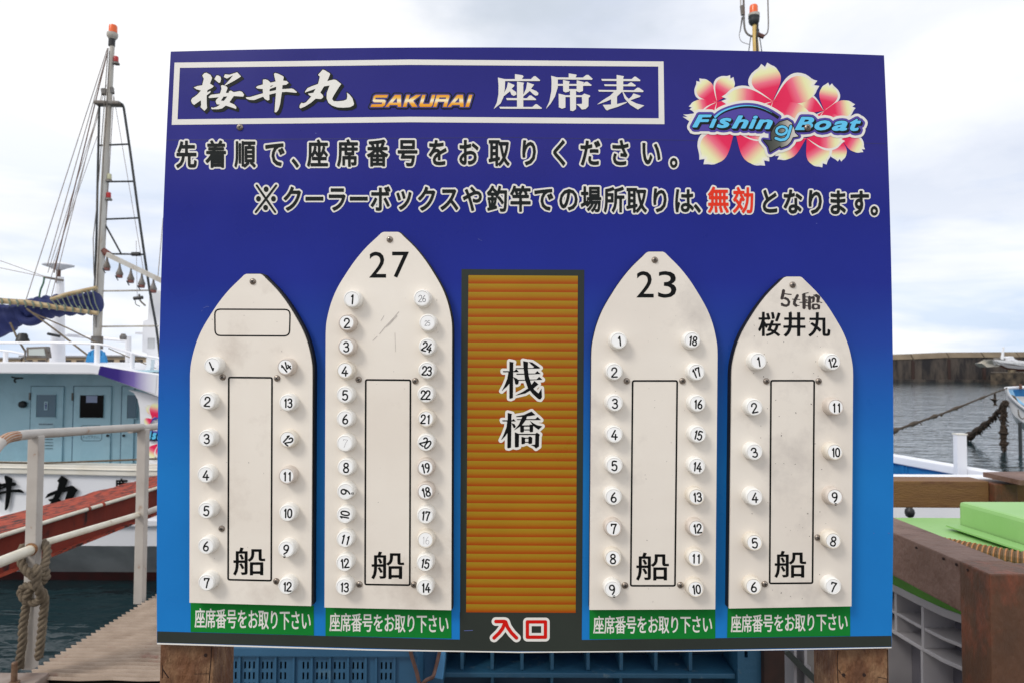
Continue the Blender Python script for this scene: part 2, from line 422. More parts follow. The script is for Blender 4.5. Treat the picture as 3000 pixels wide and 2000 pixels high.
# (object z runs relative to the sign's base on the ground)
mBoard = ramp_mat('printed_blue', 2, m_navy_stops, 0.28, 1.12, 2.12)
mCoverBlue = mBoard
mWhite = M('print_white', (232, 230, 224), 0.35, (224, 221, 214), 8, 0.8)
mInk = M('print_black', (26, 30, 30), 0.3)
mInkPure = M('print_deep_black', (12, 14, 14), 0.35)
mGrey = M('print_dark_grey', (54, 60, 54), 0.3, (49, 54, 50), 5)
mGreen = M('print_green', (24, 128, 50), 0.3, (20, 122, 48), 5)
mRed = M('print_red', (206, 26, 18), 0.35)
mRedOrange = M('print_scarlet', (226, 56, 34), 0.35)
mPurple = M('print_purple', (84, 72, 158), 0.35)
mSlate = M('print_slate', (78, 72, 130), 0.35)
mCyan = M('print_cyan', (100, 196, 238), 0.35)
mPlate = M('cream_plate', (238, 231, 220), 0.38, (228, 219, 207), 5, 0.8, stain=(196, 184, 172), ss=6, st=(0.56, 0.80), bump=0.03, bs=40, spec=0.3)
mPlateDirty = M('cream_plate_smudged', (236, 229, 218), 0.4, (224, 215, 204), 5, 0.9, stain=(196, 188, 180), ss=6, st=(0.54, 0.76), bump=0.03, bs=40, spec=0.3)
mBlackFoam = M('black_backing', (16, 17, 20), 0.6)
mCapA = M('cap_white', (243, 242, 238), 0.32, (236, 233, 226), 60, 0.6)
mCapB = M('cap_ivory', (236, 230, 218), 0.35, (222, 212, 196), 50, 0.6)
mCapC = M('cap_greyed', (222, 212, 202), 0.38, (200, 188, 176), 60, 0.6)
mDisc = M('sticker_white', (247, 247, 246), 0.28)
mPencil = M('felt_pen_grey', (90, 90, 96), 0.6)
mPencil2 = M('faint_pencil', (160, 158, 160), 0.6)
mMarker = M('marker_brown_black', (26, 20, 18), 0.5, (52, 40, 34), 90, 0.9)
mScrew = M('stainless_screw', (168, 158, 148), 0.32, (120, 108, 98), 90, 0.8, metal=0.85)
mSlot = M('screw_slot', (26, 22, 20), 0.7)
mScuff = M('scuff_grey', (172, 164, 156), 0.6, (198, 190, 182), 120)
mSpeck = M('speck_dark', (96, 88, 82), 0.6)
mSeam = M('seam_dark_line', (24, 26, 92), 0.5)  # dark line of the vinyl joint
mSlats = ramp_mat('printed_slats', 2, [(0.0, (158, 68, 16)), (0.18, (160, 78, 18)), (0.5, (160, 110, 26)), (0.97, (158, 130, 34)), (1.0, (150, 64, 16))], 0.3, 0, 1, mod=1.0)
mGold = ramp_mat('print_gold', 2, [(0, (232, 150, 38)), (0.25, (238, 168, 54)), (0.52, (246, 236, 200)), (0.72, (240, 186, 80)), (1, (228, 146, 40))], 0.3)
mWood = M('weathered_post_wood', (116, 76, 46), 0.75, (80, 49, 30), 16, 1.0, bump=0.8, bs=60, stretch=(2.2, 2.2, 1.0), stain=(146, 112, 80), ss=14, st=(0.46, 0.7))
mRailWood = M('painted_rail_wood', (126, 98, 86), 0.65, (100, 74, 60), 9, 1.0, bump=0.4, bs=50, stain=(88, 58, 44), ss=8, st=(0.54, 0.68))
mRailWood2 = M('ochre_beam_wood', (128, 92, 52), 0.7, (104, 70, 42), 6, 0.9, bump=0.3, bs=40, stretch=(1, 4, 4), stain=(86, 48, 32), ss=4, st=(0.58, 0.7))
mRustWood = M('rusty_post_paint', (104, 68, 44), 0.6, (74, 50, 34), 5, 0.9, bump=0.4, bs=35, stretch=(2, 2, 1), stain=(126, 66, 42), ss=6, st=(0.52, 0.72))
mCrack = M('wood_crack', (36, 16, 10), 0.9)
mBlueCrate = M('blue_crate_plastic', (50, 98, 130), 0.5, (42, 86, 116), 5, 0.9, bump=0.06, bs=60, stain=(110, 140, 150), ss=8, st=(0.62, 0.8))
mBlueTub = M('blue_container_plastic', (40, 92, 118), 0.55, (34, 78, 104), 6, 0.9, bump=0.2, bs=50, stain=(112, 128, 130), ss=24, st=(0.6, 0.75))
mRustRod = M('rusty_rod', (118, 84, 70), 0.6, (86, 58, 46), 30)
mGreyPlastic = M('grey_container_plastic', (186, 182, 182), 0.5, (166, 162, 166), 6, 0.9, bump=0.05, bs=40)
mGreenLid = M('light_green_lid', (152, 196, 124), 0.5, (140, 188, 112), 4, 0.9, bump=0.06, bs=30, stain=(112, 128, 92), ss=34, st=(0.66, 0.74), stretch=(1, 2.5, 1))
mGreenLip = M('deep_green_lip', (88, 150, 44), 0.5, (76, 134, 40), 8)
mHose = M('hose_rubber', (112, 92, 66), 0.7)
mHoseRing = M('hose_ring', (176, 122, 74), 0.6)
mPipe = M('chalky_rail_paint', (192, 186, 178), 0.5, (172, 164, 156), 7, 0.9, stain=(150, 112, 82), ss=14, st=(0.64, 0.74), bump=0.08, bs=60)
mPipeIv = M('ivory_pipe', (226, 220, 204), 0.45, (212, 204, 184), 9, stain=(170, 140, 100), ss=12, st=(0.64, 0.72))
mRustRed = M('red_rust_primer', (176, 72, 44), 0.8, (140, 48, 28), 9, 1.0, bump=0.9, bs=28, stain=(56, 26, 20), ss=9, st=(0.51, 0.57), stretch=(3.2, 0.8, 1))
mRustWeb = M('red_rust_web', (140, 42, 14), 0.85, (92, 22, 8), 4, 1.0, bump=0.3, bs=20, stain=(40, 12, 10), ss=8, st=(0.58, 0.68), stretch=(1, 1, 0.6))
mDeckSteel = M('dusty_grip_deck', (168, 150, 134), 0.8, (138, 120, 104), 9, 0.9, bump=0.4, bs=90, stain=(126, 82, 70), ss=7, st=(0.6, 0.72))
mDarkSteel = M('dark_channel_steel', (44, 40, 38), 0.7, (62, 50, 44), 12)
mPlateSteel = M('brown_steel_plate', (150, 136, 126), 0.6, (120, 100, 88), 9)
mBolt = M('rusty_bolt', (132, 106, 84), 0.55, (104, 76, 58), 60, metal=0.4)
mRope = M('weathered_rope', (128, 114, 94), 0.9, (84, 72, 58), 30, 1.0, bump=0.5, bs=220)
mWeed = M('weed_covered_rope', (84, 68, 50), 0.95, (50, 42, 34), 14, 1.0, bump=0.8, bs=40)
mWeedDark = M('dark_seaweed', (66, 50, 38), 0.95, (34, 30, 24), 14, 1.0, bump=0.8, bs=40)
mHull = M('hull_white', (238, 238, 240), 0.28, (228, 229, 234), 1.2, 0.8, stain=(204, 198, 188), ss=3, st=(0.66, 0.85))
mHullGrey = M('hull_grey_and_shade', (206, 207, 208), 0.4, (160, 162, 164), 2)  # deck grey; on the hull underside, shade put into the colour
mBoot = M('boot_top_red', (62, 12, 12), 0.6, (42, 8, 8), 4)
mRubrail = M('gunwale_offwhite', (232, 228, 218), 0.4, (218, 212, 198), 3)
mCabin = M('cabin_pale_blue', (172, 202, 212), 0.42, (160, 194, 206), 1.5, stain=(140, 172, 184), ss=2.5, st=(0.5, 0.8))
mCabinLine = M('door_gap_shade', (86, 112, 130), 0.7)
mWinGrey = M('window_grey_glass', (92, 116, 132), 0.25)
mWinDark = M('window_dark_glass', (6, 4, 6), 0.15, spec=0.15)
mPaper = M('notice_paper', (150, 158, 186), 0.6)
mPaper2 = M('pale_sticker', (170, 196, 206), 0.6)
mBlackPl = M('black_plastic', (24, 24, 26), 0.45)
mBlackPipe = M('black_steel_pipe', (44, 48, 50), 0.5)
mAlu = M('mast_aluminium', (198, 196, 190), 0.4, (176, 168, 156), 6, stain=(140, 112, 80), ss=14, st=(0.6, 0.72), stretch=(1, 1, 0.2))
mWire = M('stay_wire_grey', (150, 140, 134), 0.5)
mGreyMetal = M('grey_fitting', (120, 118, 116), 0.5, (100, 90, 80), 10)
mOrange = M('beacon_orange_lens', (240, 104, 44), 0.25)
mRedLens = M('lamp_red_lens', (176, 24, 26), 0.25)
mClear = M('lamp_clear_lens', (196, 194, 160), 0.3)
mYellow = M('yellow_mast_paint', (222, 190, 112), 0.45, (208, 172, 96), 8)
mSail = M('furled_blue_sail', (28, 42, 104), 0.75, (20, 30, 78), 3, 0.9, bump=0.4, bs=14)
mBamboo = M('bamboo_spar', (186, 168, 130), 0.6, (160, 136, 98), 8)
mTarp = M('light_blue_cover', (44, 142, 200), 0.6, (32, 120, 180), 6)
mInnerBlue = M('bulwark_blue', (34, 118, 176), 0.45, (26, 104, 164), 3, stain=(70, 130, 160), ss=5, st=(0.6, 0.8))
mConcrete = M('quay_concrete', (138, 132, 124), 0.85, (116, 110, 104), 1.2, 1.0, bump=0.3, bs=30, stain=(92, 88, 84), ss=3, st=(0.58, 0.7))
mWallCon = M('breakwater_concrete', (98, 88, 78), 0.9, (70, 63, 59), 0.7, 0.9, stretch=(1, 1, 0.25), stain=(38, 36, 38), ss=0.40, st=(0.42, 0.58), bump=0.2, bs=3)
mWallCap = M('breakwater_cap', (126, 112, 92), 0.9, (108, 95, 78), 0.4)
mJoint = M('breakwater_joint', (58, 42, 38), 0.9)
mTan = M('warehouse_tan', (206, 186, 158), 0.8, (192, 170, 142), 0.2)
mTanDark = M('warehouse_opening', (64, 58, 58), 0.8)
mRoofGrey = M('warehouse_roof', (150, 148, 150), 0.8)
mRock = M('ledge_stone', (150, 136, 112), 0.9, (96, 84, 70), 0.5)

# water: dark green-grey, short wind ripples
def water_mat():
    m = bpy.data.materials.new('harbour_water'); m.use_nodes = True; t = m.node_tree; b = t.nodes['Principled BSDF']; A = t.nodes.new; K = t.links.new
    b.inputs['Base Color'].default_value = (0.009, 0.028, 0.034, 1); b.inputs['Roughness'].default_value = 0.05; b.inputs['Specular IOR Level'].default_value = 0.5; b.inputs['IOR'].default_value = 1.33
    tcn = A('ShaderNodeTexCoord'); hs = []
    for sc, st_, d in ((1.7, (0.45, 1.2, 1), 0.055), (0.5, (0.5, 1.1, 1), 0.09), (6.0, (0.7, 1.2, 1), 0.010)):
        mpn = A('ShaderNodeMapping'); mpn.inputs['Scale'].default_value = st_; mpn.inputs['Rotation'].default_value = (0, 0, R(8)); K(tcn.outputs['Object'], mpn.inputs[0])
        n = A('ShaderNodeTexNoise'); n.inputs['Scale'].default_value = sc; n.inputs['Detail'].default_value = 3; n.inputs['Distortion'].default_value = 0.6; K(mpn.outputs[0], n.inputs[0])
        mu = A('ShaderNodeMath'); mu.operation = 'MULTIPLY'; mu.inputs[1].default_value = d; K(n.outputs[0], mu.inputs[0]); hs.append(mu.outputs[0])
    a1 = A('ShaderNodeMath'); K(hs[0], a1.inputs[0]); K(hs[1], a1.inputs[1]); a2 = A('ShaderNodeMath'); K(a1.outputs[0], a2.inputs[0]); K(hs[2], a2.inputs[1])
    bu = A('ShaderNodeBump'); bu.inputs['Strength'].default_value = 1.0; bu.inputs['Distance'].default_value = 1.0; K(a2.outputs[0], bu.inputs['Height']); K(bu.outputs[0], b.inputs['Normal'])
    return m
mWater = water_mat()

# ================================================================= SETTING
ZW = -1.4
wt = part('water', ([(-2500, -40, ZW), (2500, -40, ZW), (2500, 4000, ZW), (-2500, 4000, ZW)], [(0, 1, 2, 3)]), mWater); wt['kind'] = 'structure'
q = part('quay', bx(-40, 40, -45, 3.12, -4.0, 0.0), mConcrete); q['kind'] = 'structure'
sb = part('seabed', ([(-2500, -45, -5), (2500, -45, -5), (2500, 4000, -5), (-2500, 4000, -5)], [(0, 1, 2, 3)]), mRock); sb['kind'] = 'structure'

# ---- far breakwater wall made of cast panels
bw = thing('breakwater_wall', 'long stained concrete breakwater wall with vertical joints beyond the harbour water', 'breakwater', (60, 135, ZW))
edges_px = [1230, 1333, 1436, 1539, 1642, 1745, 1848, 1951, 2054, 2157, 2260, 2363, 2466, 2570, 2675, 2780, 2883, 2986, 3090, 3195, 3300]
tops = [1045.0 - 0.1 * k for k in range(10)] + [1044, 1043, 1041, 1039, 1035.5, 1031, 1030.5, 1030, 1030, 1030, 1030]
for i in range(len(edges_px) - 1):
    a, b_ = edges_px[i], edges_px[i + 1]
    tl = P(a + 2, tops[i], 134); tr = P(b_ - 2, tops[i + 1], 134)
    ztl, ztr = tl.z, tr.z; off = (i % 2) * 0.12
    capd = 1.05
    m_ = MB().prism([(tl.x, 134 + off, ZW - 2), (tr.x, 134 + off, ZW - 2), (tr.x, 134 + off, ztr - capd), (tl.x, 134 + off, ztl - capd)], (0, 3, 0))
    pn = part('wall_panel', m_.out(), mWallCon, bw)
    m_ = MB(); m_.add([(tl.x, 134 + off - 0.15, ztl - capd), (tr.x, 134 + off - 0.15, ztr - capd), (tr.x, 134.9, ztr), (tl.x, 134.9, ztl), (tl.x, 137, ztl - capd), (tr.x, 137, ztr - capd), (tr.x, 137, ztr), (tl.x, 137, ztl)],
                      [(0, 1, 2, 3), (3, 2, 6, 7), (0, 3, 7, 4), (1, 5, 6, 2), (4, 7, 6, 5)])
    part('parapet', m_.out(), mWallCap, pn)
jm = MB()
for i in range(1, len(edges_px) - 1):
    x = P(edges_px[i], 1066, 134).x
    part('joint', bx(x - 0.26, x + 0.26, 133.85, 134.6, ZW - 1, P(edges_px[i], tops[i] + 20, 134).z), mJoint, bw)
part('footing', bx(P(1230, 1066, 134).x, P(3300, 1066, 134).x, 132.6, 133.8, ZW - 2, ZW + 0.45), mWallCon, bw)

# ---- warehouses across the water on the left
def warehouse(px0, px1, ytop, Y, lab, n, roofp=4):
    a = P(px0, ytop, Y); b_ = P(px1, ytop, Y)
    t = thing('warehouse', lab, 'warehouse', ((a.x + b_.x) / 2, Y + 6, ZW + 0.8), 'low warehouses across the harbour')
    w = part('wall', bx(a.x, b_.x, Y, Y + 12, ZW + 0.8, a.z), mTan, t)
    part('roof', bx(a.x - 0.5, b_.x + 0.5, Y - 0.5, Y + 12.5, a.z, a.z + 0.35), mRoofGrey, t)
    for k in range(n):
        x = a.x + (b_.x - a.x) * (k + 0.5) / n; h = (a.z - ZW - 0.8)
        ww = (b_.x - a.x) / n * 0.3
        part('window', bx(x - ww, x + ww, Y - 0.05, Y + 0.1, a.z - 1.3, a.z - 0.6), mTanDark, t)
        part('doorway', bx(x - ww * 1.1, x + ww * 1.3, Y - 0.05, Y + 0.1, ZW + 0.9, a.z - 2.2), mTanDark, t)
warehouse(-260, 60, 1049, 150, 'tan warehouse farthest left across the harbour, behind the floodlight', 6)
warehouse(66, 292, 1045, 150, 'tan warehouse seen behind the furled sail and blue cover', 6)
warehouse(300, 470, 1044, 148, 'tan warehouse nearest the sign, behind the sloping boat roof', 4)
fq = part('far_quay', bx(-150, -60, 146, 190, ZW - 2, ZW + 0.8), mWallCap); fq['kind'] = 'structure'

# ================================================================= CHARTER BOAT
cb = thing('charter_boat', 'white charter fishing boat with pale blue cabin, tall mast and brush lettering, moored at left', 'boat', (-4.0, 10.3, ZW))
def hull_y(x):
    "near side plan curve"
    if x < 0.3: return 9.0
    t = (x - 0.3) / 4.0; return 9.0 + 1.6 * t ** 2.2
xs = [-10.0 + 0.5 * i for i in range(21)] + [0.5, 1.0, 1.5, 2.0, 2.5, 3.0, 3.5, 4.0, 4.3]
def gz(x):  # gunwale height
    return P(1500 + x / 9 * F, 1355 + 10 * max(0, min(1, (x + 6.75) / 2.1)), 9.0).z + (0.12 * (x + 4.6) if x > -4.6 else 0) * 0.6
prof = [(0.0, 0.0), (0.0, -0.13), (0.02, -0.131), (0.02, -0.70), (-0.02, -0.705), (-0.02, -0.78), (0.03, -0.785), (0.05, -1.10)]
def strip(offs, mat, name, smooth=False, z_abs=None):
    m_ = MB(); rows = []
    for x in xs:
        g = gz(x); y = hull_y(x); yc = 10.6; k = min(1.0, (yc - y) / 1.6)
        rows.append([(x, y + dy * (1 if dy < 0 else 1) , g + dz if isinstance(dz, float) else dz[0]) for dy, dz in offs])
    n = len(offs)
    for r_ in rows: m_.v += [Vector(p) for p in r_]
    for i in range(len(rows) - 1):
        for j in range(n - 1):
            a = i * n + j; m_.f.append([a, a + 1, a + n + 1, a + n])
    return m_
hm = strip([(0.02, -0.131), (0.015, -0.70)], mHull, 'hull'); h2 = strip([(0.03, -0.785), (0.04, (-0.80,))], mHull, 'hull')
# far side, deck and closing faces so the hull is a body
def closed_hull():
    m_ = MB(); sec = []
    for x in xs:
        g = gz(x); y = hull_y(x); w = 10.6 - y; yf = 10.6 + w
        s_ = [(y + 0.02, g - 0.131), (y + 0.02, g - 0.70), (y + 0.03, -0.80), (y + min(0.5, w * 0.4), -1.28), (y + min(0.62, w * 0.5), -1.9),
              (yf - min(0.62, w * 0.5), -1.9), (yf - min(0.5, w * 0.4), -1.28), (yf - 0.03, -0.80), (yf - 0.02, g - 0.13), (yf - 0.02, g - 0.35), (y + 0.3 if w > .4 else y + 0.05, g - 0.35), (y + 0.2 if w > .4 else y + .04, g - 0.131)]
        sec.append([(x, a, b_) for a, b_ in s_])
    return sec
sec = closed_hull()
def secfaces(js, name, mat, closed=False, caps=False):
    m_ = MB(); n = len(js)
    for s_ in sec: m_.v += [Vector(s_[j]) for j in js]
    for i in range(len(sec) - 1):
        for j in range(n - 1 if not closed else n):
            a = i * n + j; b_ = i * n + (j + 1) % n; m_.f.append([a, b_, b_ + n, a + n])
    if caps: m_.f.append(list(range(n))[::-1]); m_.f.append([(len(sec) - 1) * n + k for k in range(n)])
    return part(name, m_.out(), mat, cb, smooth=True, ang=0.5)
hull = secfaces([11, 0, 1, 2], 'hull', mHull)
secfaces([2, 3], 'hull_underside', mHullGrey); secfaces([3, 4, 5, 6], 'boot_topping', mBoot); secfaces([6, 7, 8, 9], 'hull_far_side', mHull)
secfaces([9, 10, 11], 'deck', mCabin)
def belt(dz0, dz1, outw, name, mat, inner=0.2):
    m_ = MB(); n = 4
    for x in xs:
        g = gz(x); y = hull_y(x); m_.v += [Vector(p) for p in ((x, y + inner, g + dz1), (x, y - outw, g + dz1), (x, y - outw, g + dz0), (x, y + inner, g + dz0))]
    for i in range(len(xs) - 1):
        for j in range(4): a = i * 4 + j; b_ = i * 4 + (j + 1) % 4; m_.f.append([a, a + 4, b_ + 4, b_])
    m_.f.append([0, 1, 2, 3]); e_ = (len(xs) - 1) * 4; m_.f.append([e_ + 3, e_ + 2, e_ + 1, e_])
    return part(name, m_.out(), mat, cb, bevel=0.012)
belt(-0.13, 0.0, 0.03, 'gunwale', mRubrail); belt(-0.78, -0.70, 0.035, 'rubbing_strake', mHull, 0.03)
belt(-0.06, -0.045, 0.045, 'gunwale_trim', mRubrail, 0.01)
part('transom', ([p for p in sec[0][:9]] , [list(range(9))[::-1]]), mHull, cb)

# ---- brush characters (traced strokes); also used on the sign
S84 = lambda pts: [(540 + x / 8.4, 190 + y / 8.4) for x, y in pts]
o2 = lambda pts: [(x + 2016, y) for x, y in pts]
BR_SAKURA = union([S84(p) for p in [
 [(440,270),(490,215),(540,200),(640,250),(685,330),(630,470),(725,530),(690,570),(570,630),(560,690),(650,645),(640,690),(550,760),(550,950),(560,1070),(495,1140),(400,1050),(415,990),(405,880),(240,995),(195,960),(165,890),(190,830),(240,800),(330,730),(410,640),(300,610),(230,565),(320,530),(440,510),(480,350)],
 [(740,360),(790,270),(830,268),(890,300),(905,360),(885,440),(850,452)],
 [(970,310),(1000,240),(1110,250),(1240,210),(1300,190),(1395,295),(1230,400),(1000,520),(985,515),(1120,370),(1200,265),(1130,300),(1050,345)],
 [(900,520),(940,505),(1040,540),(1065,580),(1020,700),(1090,700),(1105,655),(1145,640),(1215,680),(1360,655),(1420,670),(1470,740),(1450,790),(1215,775),(1110,930),(1230,985),(1280,1040),(1275,1095),(1180,1060),(1020,1010),(930,1080),(830,1100),(680,1100),(660,1080),(670,1050),(710,1065),(800,1040),(880,985),(800,980),(770,910),(790,860),(850,805),(620,825),(590,805),(650,745),(880,715),(915,600)]]],
 [S84([(900,890),(965,790),(1060,785),(975,895)])])
BR_I = union([S84(p) for p in [
 [(1935,370),(2000,365),(2060,385),(2125,450),(2100,600),(2090,740),(2095,870),(2050,885),(1980,850),(1940,790),(1930,600)],
 [(1760,560),(1810,525),(1935,490),(2125,445),(2260,415),(2426,395),(2516,405),(2566,450),(2516,495),(2411,510),(2250,548),(2100,605),(2000,600),(1880,600),(1800,590)],
 o2([(190,230),(220,208),(290,225),(420,290),(430,320),(405,450),(385,680),(340,980),(300,1110),(250,1175),(205,1175),(215,1000),(240,700),(245,550),(230,410),(200,290)]),
 [(1510,805),(1620,800),(1930,710),(2090,665),(2260,630),(2400,605),(2640,590),(2690,605),(2775,680),(2750,697),(2650,685),(2500,672),(2400,680),(2260,700),(2090,740),(1940,790),(1720,875),(1600,870),(1530,840)]]],
 [S84([(2112,560),(2128,522),(2205,510)])])
BR_MARU = union([S84(o2([(1275,255),(1390,125),(1430,135),(1565,215),(1570,250),(1500,410),(1660,368),(1720,380),(1845,480),(1780,570),(1650,780),(1620,850),(1660,900),(1760,905),(1900,890),(1980,860),(1995,780),(1985,690),(2050,740),(2120,830),(2160,960),(2150,1000),(2060,1050),(1900,1062),(1750,1055),(1620,1010),(1530,940),(1485,830),(1490,700),(1560,515),(1420,540),(1330,690),(1390,750),(1405,800),(1350,850),(1215,840),(1100,940),(960,1030),(840,1080),(815,1050),(830,990),(870,940),(920,955),(980,930),(1110,785),(1050,750),(1030,715),(1160,695),(1215,595),(950,690),(960,660),(1015,580),(1130,530),(1275,480),(1320,300)]))])
def planemesh(sh, Y):
    if isinstance(sh, Shp): sh = draw(sh)
    v = [P(x, y, Y) for x, y in sh[0]]; f_ = []
    for q in sh[1]:
        n = (v[q[1]] - v[q[0]]).cross(v[q[2]] - v[q[0]]); f_.append(q if n.y < 0 else q[::-1])
    return v, f_
YL = 8.985
part('hull_lettering', planemesh(fit(BR_SAKURA, -250, 1388, -140, 1494), YL), mInkPure, cb)
part('hull_lettering', planemesh(fit(BR_I, -60, 1391, 71, 1493), YL), mInkPure, cb)
part('hull_lettering', planemesh(fit(BR_MARU, 118, 1392, 262, 1504), YL), mInkPure, cb)
part('hull_lettering', planemesh(fit(glyph('鹿', 0.045, 0.03), 336, 1400, 374, 1446), YL), mInkPure, cb)
part('hull_lettering', planemesh(fit(glyph('児', 0.03, 0.015), 336, 1450, 374, 1496), YL), mInkPure, cb) if False else None

# ---- deck house
YC_ = 10.05
def rc(px0, py0, px1, py1, Y, th):
    "box whose front face shows at the given photo rectangle on plane Y"
    a = P(px0, py1, Y); b_ = P(px1, py0, Y); return bx(a.x, b_.x, Y, Y + th, a.z, b_.z)
zd = -0.06
a = P(-420, 1075, YC_); b_ = P(395, 1075, YC_)
cw = part('cabin_wall', bx(-9.2, -4.65, YC_, YC_ + 0.08, zd, 1.5), mCabin, cb)
part('cabin_ceiling', bx(-9.3, -3.0, 9.13, 12.1, 1.475, 1.50), mCabin, cb)
part('cabin_side_wall', bx(-9.3, -9.22, 9.3, 12.0, zd, 1.47), mCabin, cb)
part('cabin_block', bx(-4.6, -1.2, 9.62, 12.0, zd, 1.2), mHull, cb)
def door(x0, y0, x1, y1, win, mat, knob=None, hinge=None):
    d = part('door', rc(x0, y0, x1, y1, YC_ - 0.03, 0.028), mCabin, cb, bevel=0.008)
    w = part('window', rc(*win, YC_ - 0.042, 0.01), mat, d)
    fm = MB()
    for (p0, q0, p1, q1) in ((win[0] - 2, win[1] - 2, win[2] + 2, win[1]), (win[0] - 2, win[3], win[2] + 2, win[3] + 2), (win[0] - 2, win[1], win[0], win[3]), (win[2], win[1], win[2] + 2, win[3])):
        fm.add(*rc(p0, q0, p1, q1, YC_ - 0.047, 0.014))
    part('window_frame', fm.out(), mCabin, d)
    if knob: part('handle', MB().lathe(P(*knob, YC_ - 0.06), [(0.018, 0), (0.02, 0.01), (0.012, 0.02), (0.012, 0.035)], 10, Vector((0, 1, 0))).out(), mBlackPl, d)
    if hinge: part('hinge', rc(hinge[0] - 2, hinge[1] - 11, hinge[0] + 2, hinge[1] + 11, YC_ - 0.05, 0.02), mGreyMetal, d)
    return d
# gap shade round the doors is put into a darker casing colour
for x0, x1 in ((82, 188), (207, 328), (349, 396)):
    part('gap_shade_casing', rc(x0 + 0.6, 1129.6, x1 - 0.6, 1400, YC_ - 0.012, 0.01), mCabinLine, cb)
d1 = door(84, 1131, 186, 1396, (107, 1155, 163, 1221), mWinGrey, None, (86, 1160))
d2 = door(210, 1131, 326, 1396, (234, 1156, 303, 1223), mWinDark, (314, 1275), (211, 1161))
d3 = door(352, 1131, 394, 1396, (373, 1156, 400, 1224), mWinGrey, (361, 1275))
part('paper_notice', rc(252, 1158, 285, 1178, YC_ - 0.05, 0.004), mPaper, d2)
part('restroom_sign', rc(129, 1175, 140, 1200, YC_ - 0.05, 0.004), mPaper2, d1)
pm = MB(); pm.add(*planemesh(union([circ(134.5, 1180, 2.1, 2.1)]), YC_ - 0.053)); pm.add(*planemesh(union([[(131.5, 1183.5), (137.5, 1183.5), (136.6, 1190), (135.9, 1197.5), (133.1, 1197.5), (132.4, 1190)]]), YC_ - 0.053))
part('restroom_pictogram', pm.out(), M('pictogram_blue', (40, 50, 120), 0.5), d1)
part('door_sign', rc(112, 1238, 157, 1252, YC_ - 0.04, 0.004), mPaper2, d1)
lm = MB(); random.seed(3)
for k in range(8): lm.add(*rc(114 + k * 5.2, 1239.5, 118 + k * 5.2, 1243.5, YC_ - 0.043, 0.002))
for r_ in range(5):
    for k in range(2): lm.add(*rc(130 + 0, 1276 + r_ * 9, 155, 1277.2 + r_ * 9, YC_ - 0.043, 0.002))
part('door_sign_lettering', lm.out(), M('sign_grey_text', (84, 104, 116), 0.6), d1)
fr_ = strokes([[(240, 1257), (238, 1248), (244, 1245), (292, 1245), (298, 1249), (298, 1284), (292, 1290), (244, 1290), (238, 1285), (238, 1250)]], 0.9, 6)
part('door_sign_outline', planemesh(fr_, YC_ - 0.034), M('sign_outline_grey', (96, 116, 128), 0.6), d2)
tx = []
for k, ch in enumerate('入って下さい。'): tx.append(emplace(glyph(ch, 0.01), 245 + k * 8.0, 1279, 8.2, 9.5))
part('door_sign_lettering', planemesh(merge(*tx), YC_ - 0.034), M('sign_text_dark', (76, 90, 100), 0.6), d2)
part('wall_lamp', MB().lathe(P(70, 1183, YC_ - 0.02), [(0.05, 0), (0.055, -0.02), (0.045, -0.06), (0.02, -0.075)], 12, Vector((0, 1, 0))).out(), mBlackPl, cb)
part('ceiling_hook', tb(smooth_path([P(35, 1103, 9.9), P(48, 1106, 9.85), P(66, 1106, 9.8), P(48, 1108, 9.8), P(42, 1113, 9.8), P(46, 1119, 9.8)]), 0.012, 6), mBlackPl, cb)
# side panel with curved opening edge
sp_px = [(376, 1141), (392, 1150), (403, 1168), (409, 1195), (411, 1240), (409, 1290), (404, 1330), (400, 1364), (470, 1368), (700, 1372), (700, 1225), (470, 1165), (430, 1152)]
sidep = part('side_panel', MB().prism([P(x, y, 9.22) for x, y in sp_px], (0, 0.10, 0)).out(), mHull, cb)
roofp = [(-420, 1060), (60, 1059), (255, 1062), (292, 1068), (400, 1086), (465, 1094), (640, 1116), (760, 1135), (760, 1240), (700, 1228), (465, 1163), (425, 1147), (290, 1098), (270, 1095), (0, 1093), (-420, 1093)]
roof = part('cabin_roof', MB().prism([P(x, y, 9.05) for x, y in roofp], (0, 3.2, 0)).out(), mHull, cb, bevel=0.02)
mPurpGrad = ramp_mat('roof_stripe_purple', 0, [(0, (52, 38, 116)), (0.3, (58, 44, 122)), (0.6, (122, 106, 172)), (0.85, (206, 204, 222)), (1, (226, 228, 234))], 0.3, P(295, 1080, 9).x + 4.0, P(448, 1080, 9).x + 4.0)
stp = union([[(294, 1071), (400, 1089), (460, 1096.5), (455, 1152), (424, 1143.5), (287, 1096), (290, 1082)]])
part('roof_stripe', planemesh(stp, 9.045), mPurpGrad, roof)

# ---- petals: flat print with the colour running from heart to tip
def petal_mat():
    m = bpy.data.materials.new('petal_print'); m.use_nodes = True; t = m.node_tree; b = t.nodes['Principled BSDF']; b.inputs['Roughness'].default_value = 0.3; b.inputs['Specular IOR Level'].default_value = 0.12
    at = t.nodes.new('ShaderNodeAttribute'); at.attribute_name = 'along'; r = t.nodes.new('ShaderNodeValToRGB'); el = r.color_ramp.elements
    st_ = [(0.0, (224, 40, 84)), (0.36, (228, 48, 92)), (0.52, (236, 116, 138)), (0.64, (234, 186, 158)), (0.76, (232, 230, 176)), (0.85, (234, 234, 190)), (0.93, (234, 232, 222)), (1.0, (234, 232, 224))]
    while len(el) < len(st_): el.new(0.5)
    for i, (p, c) in enumerate(st_): el[i].position = p; el[i].color = (*lin(c), 1)
    t.links.new(at.outputs['Fac'], r.inputs[0]); t.links.new(r.outputs[0], b.inputs['Base Color']); return m
mPetal = petal_mat()
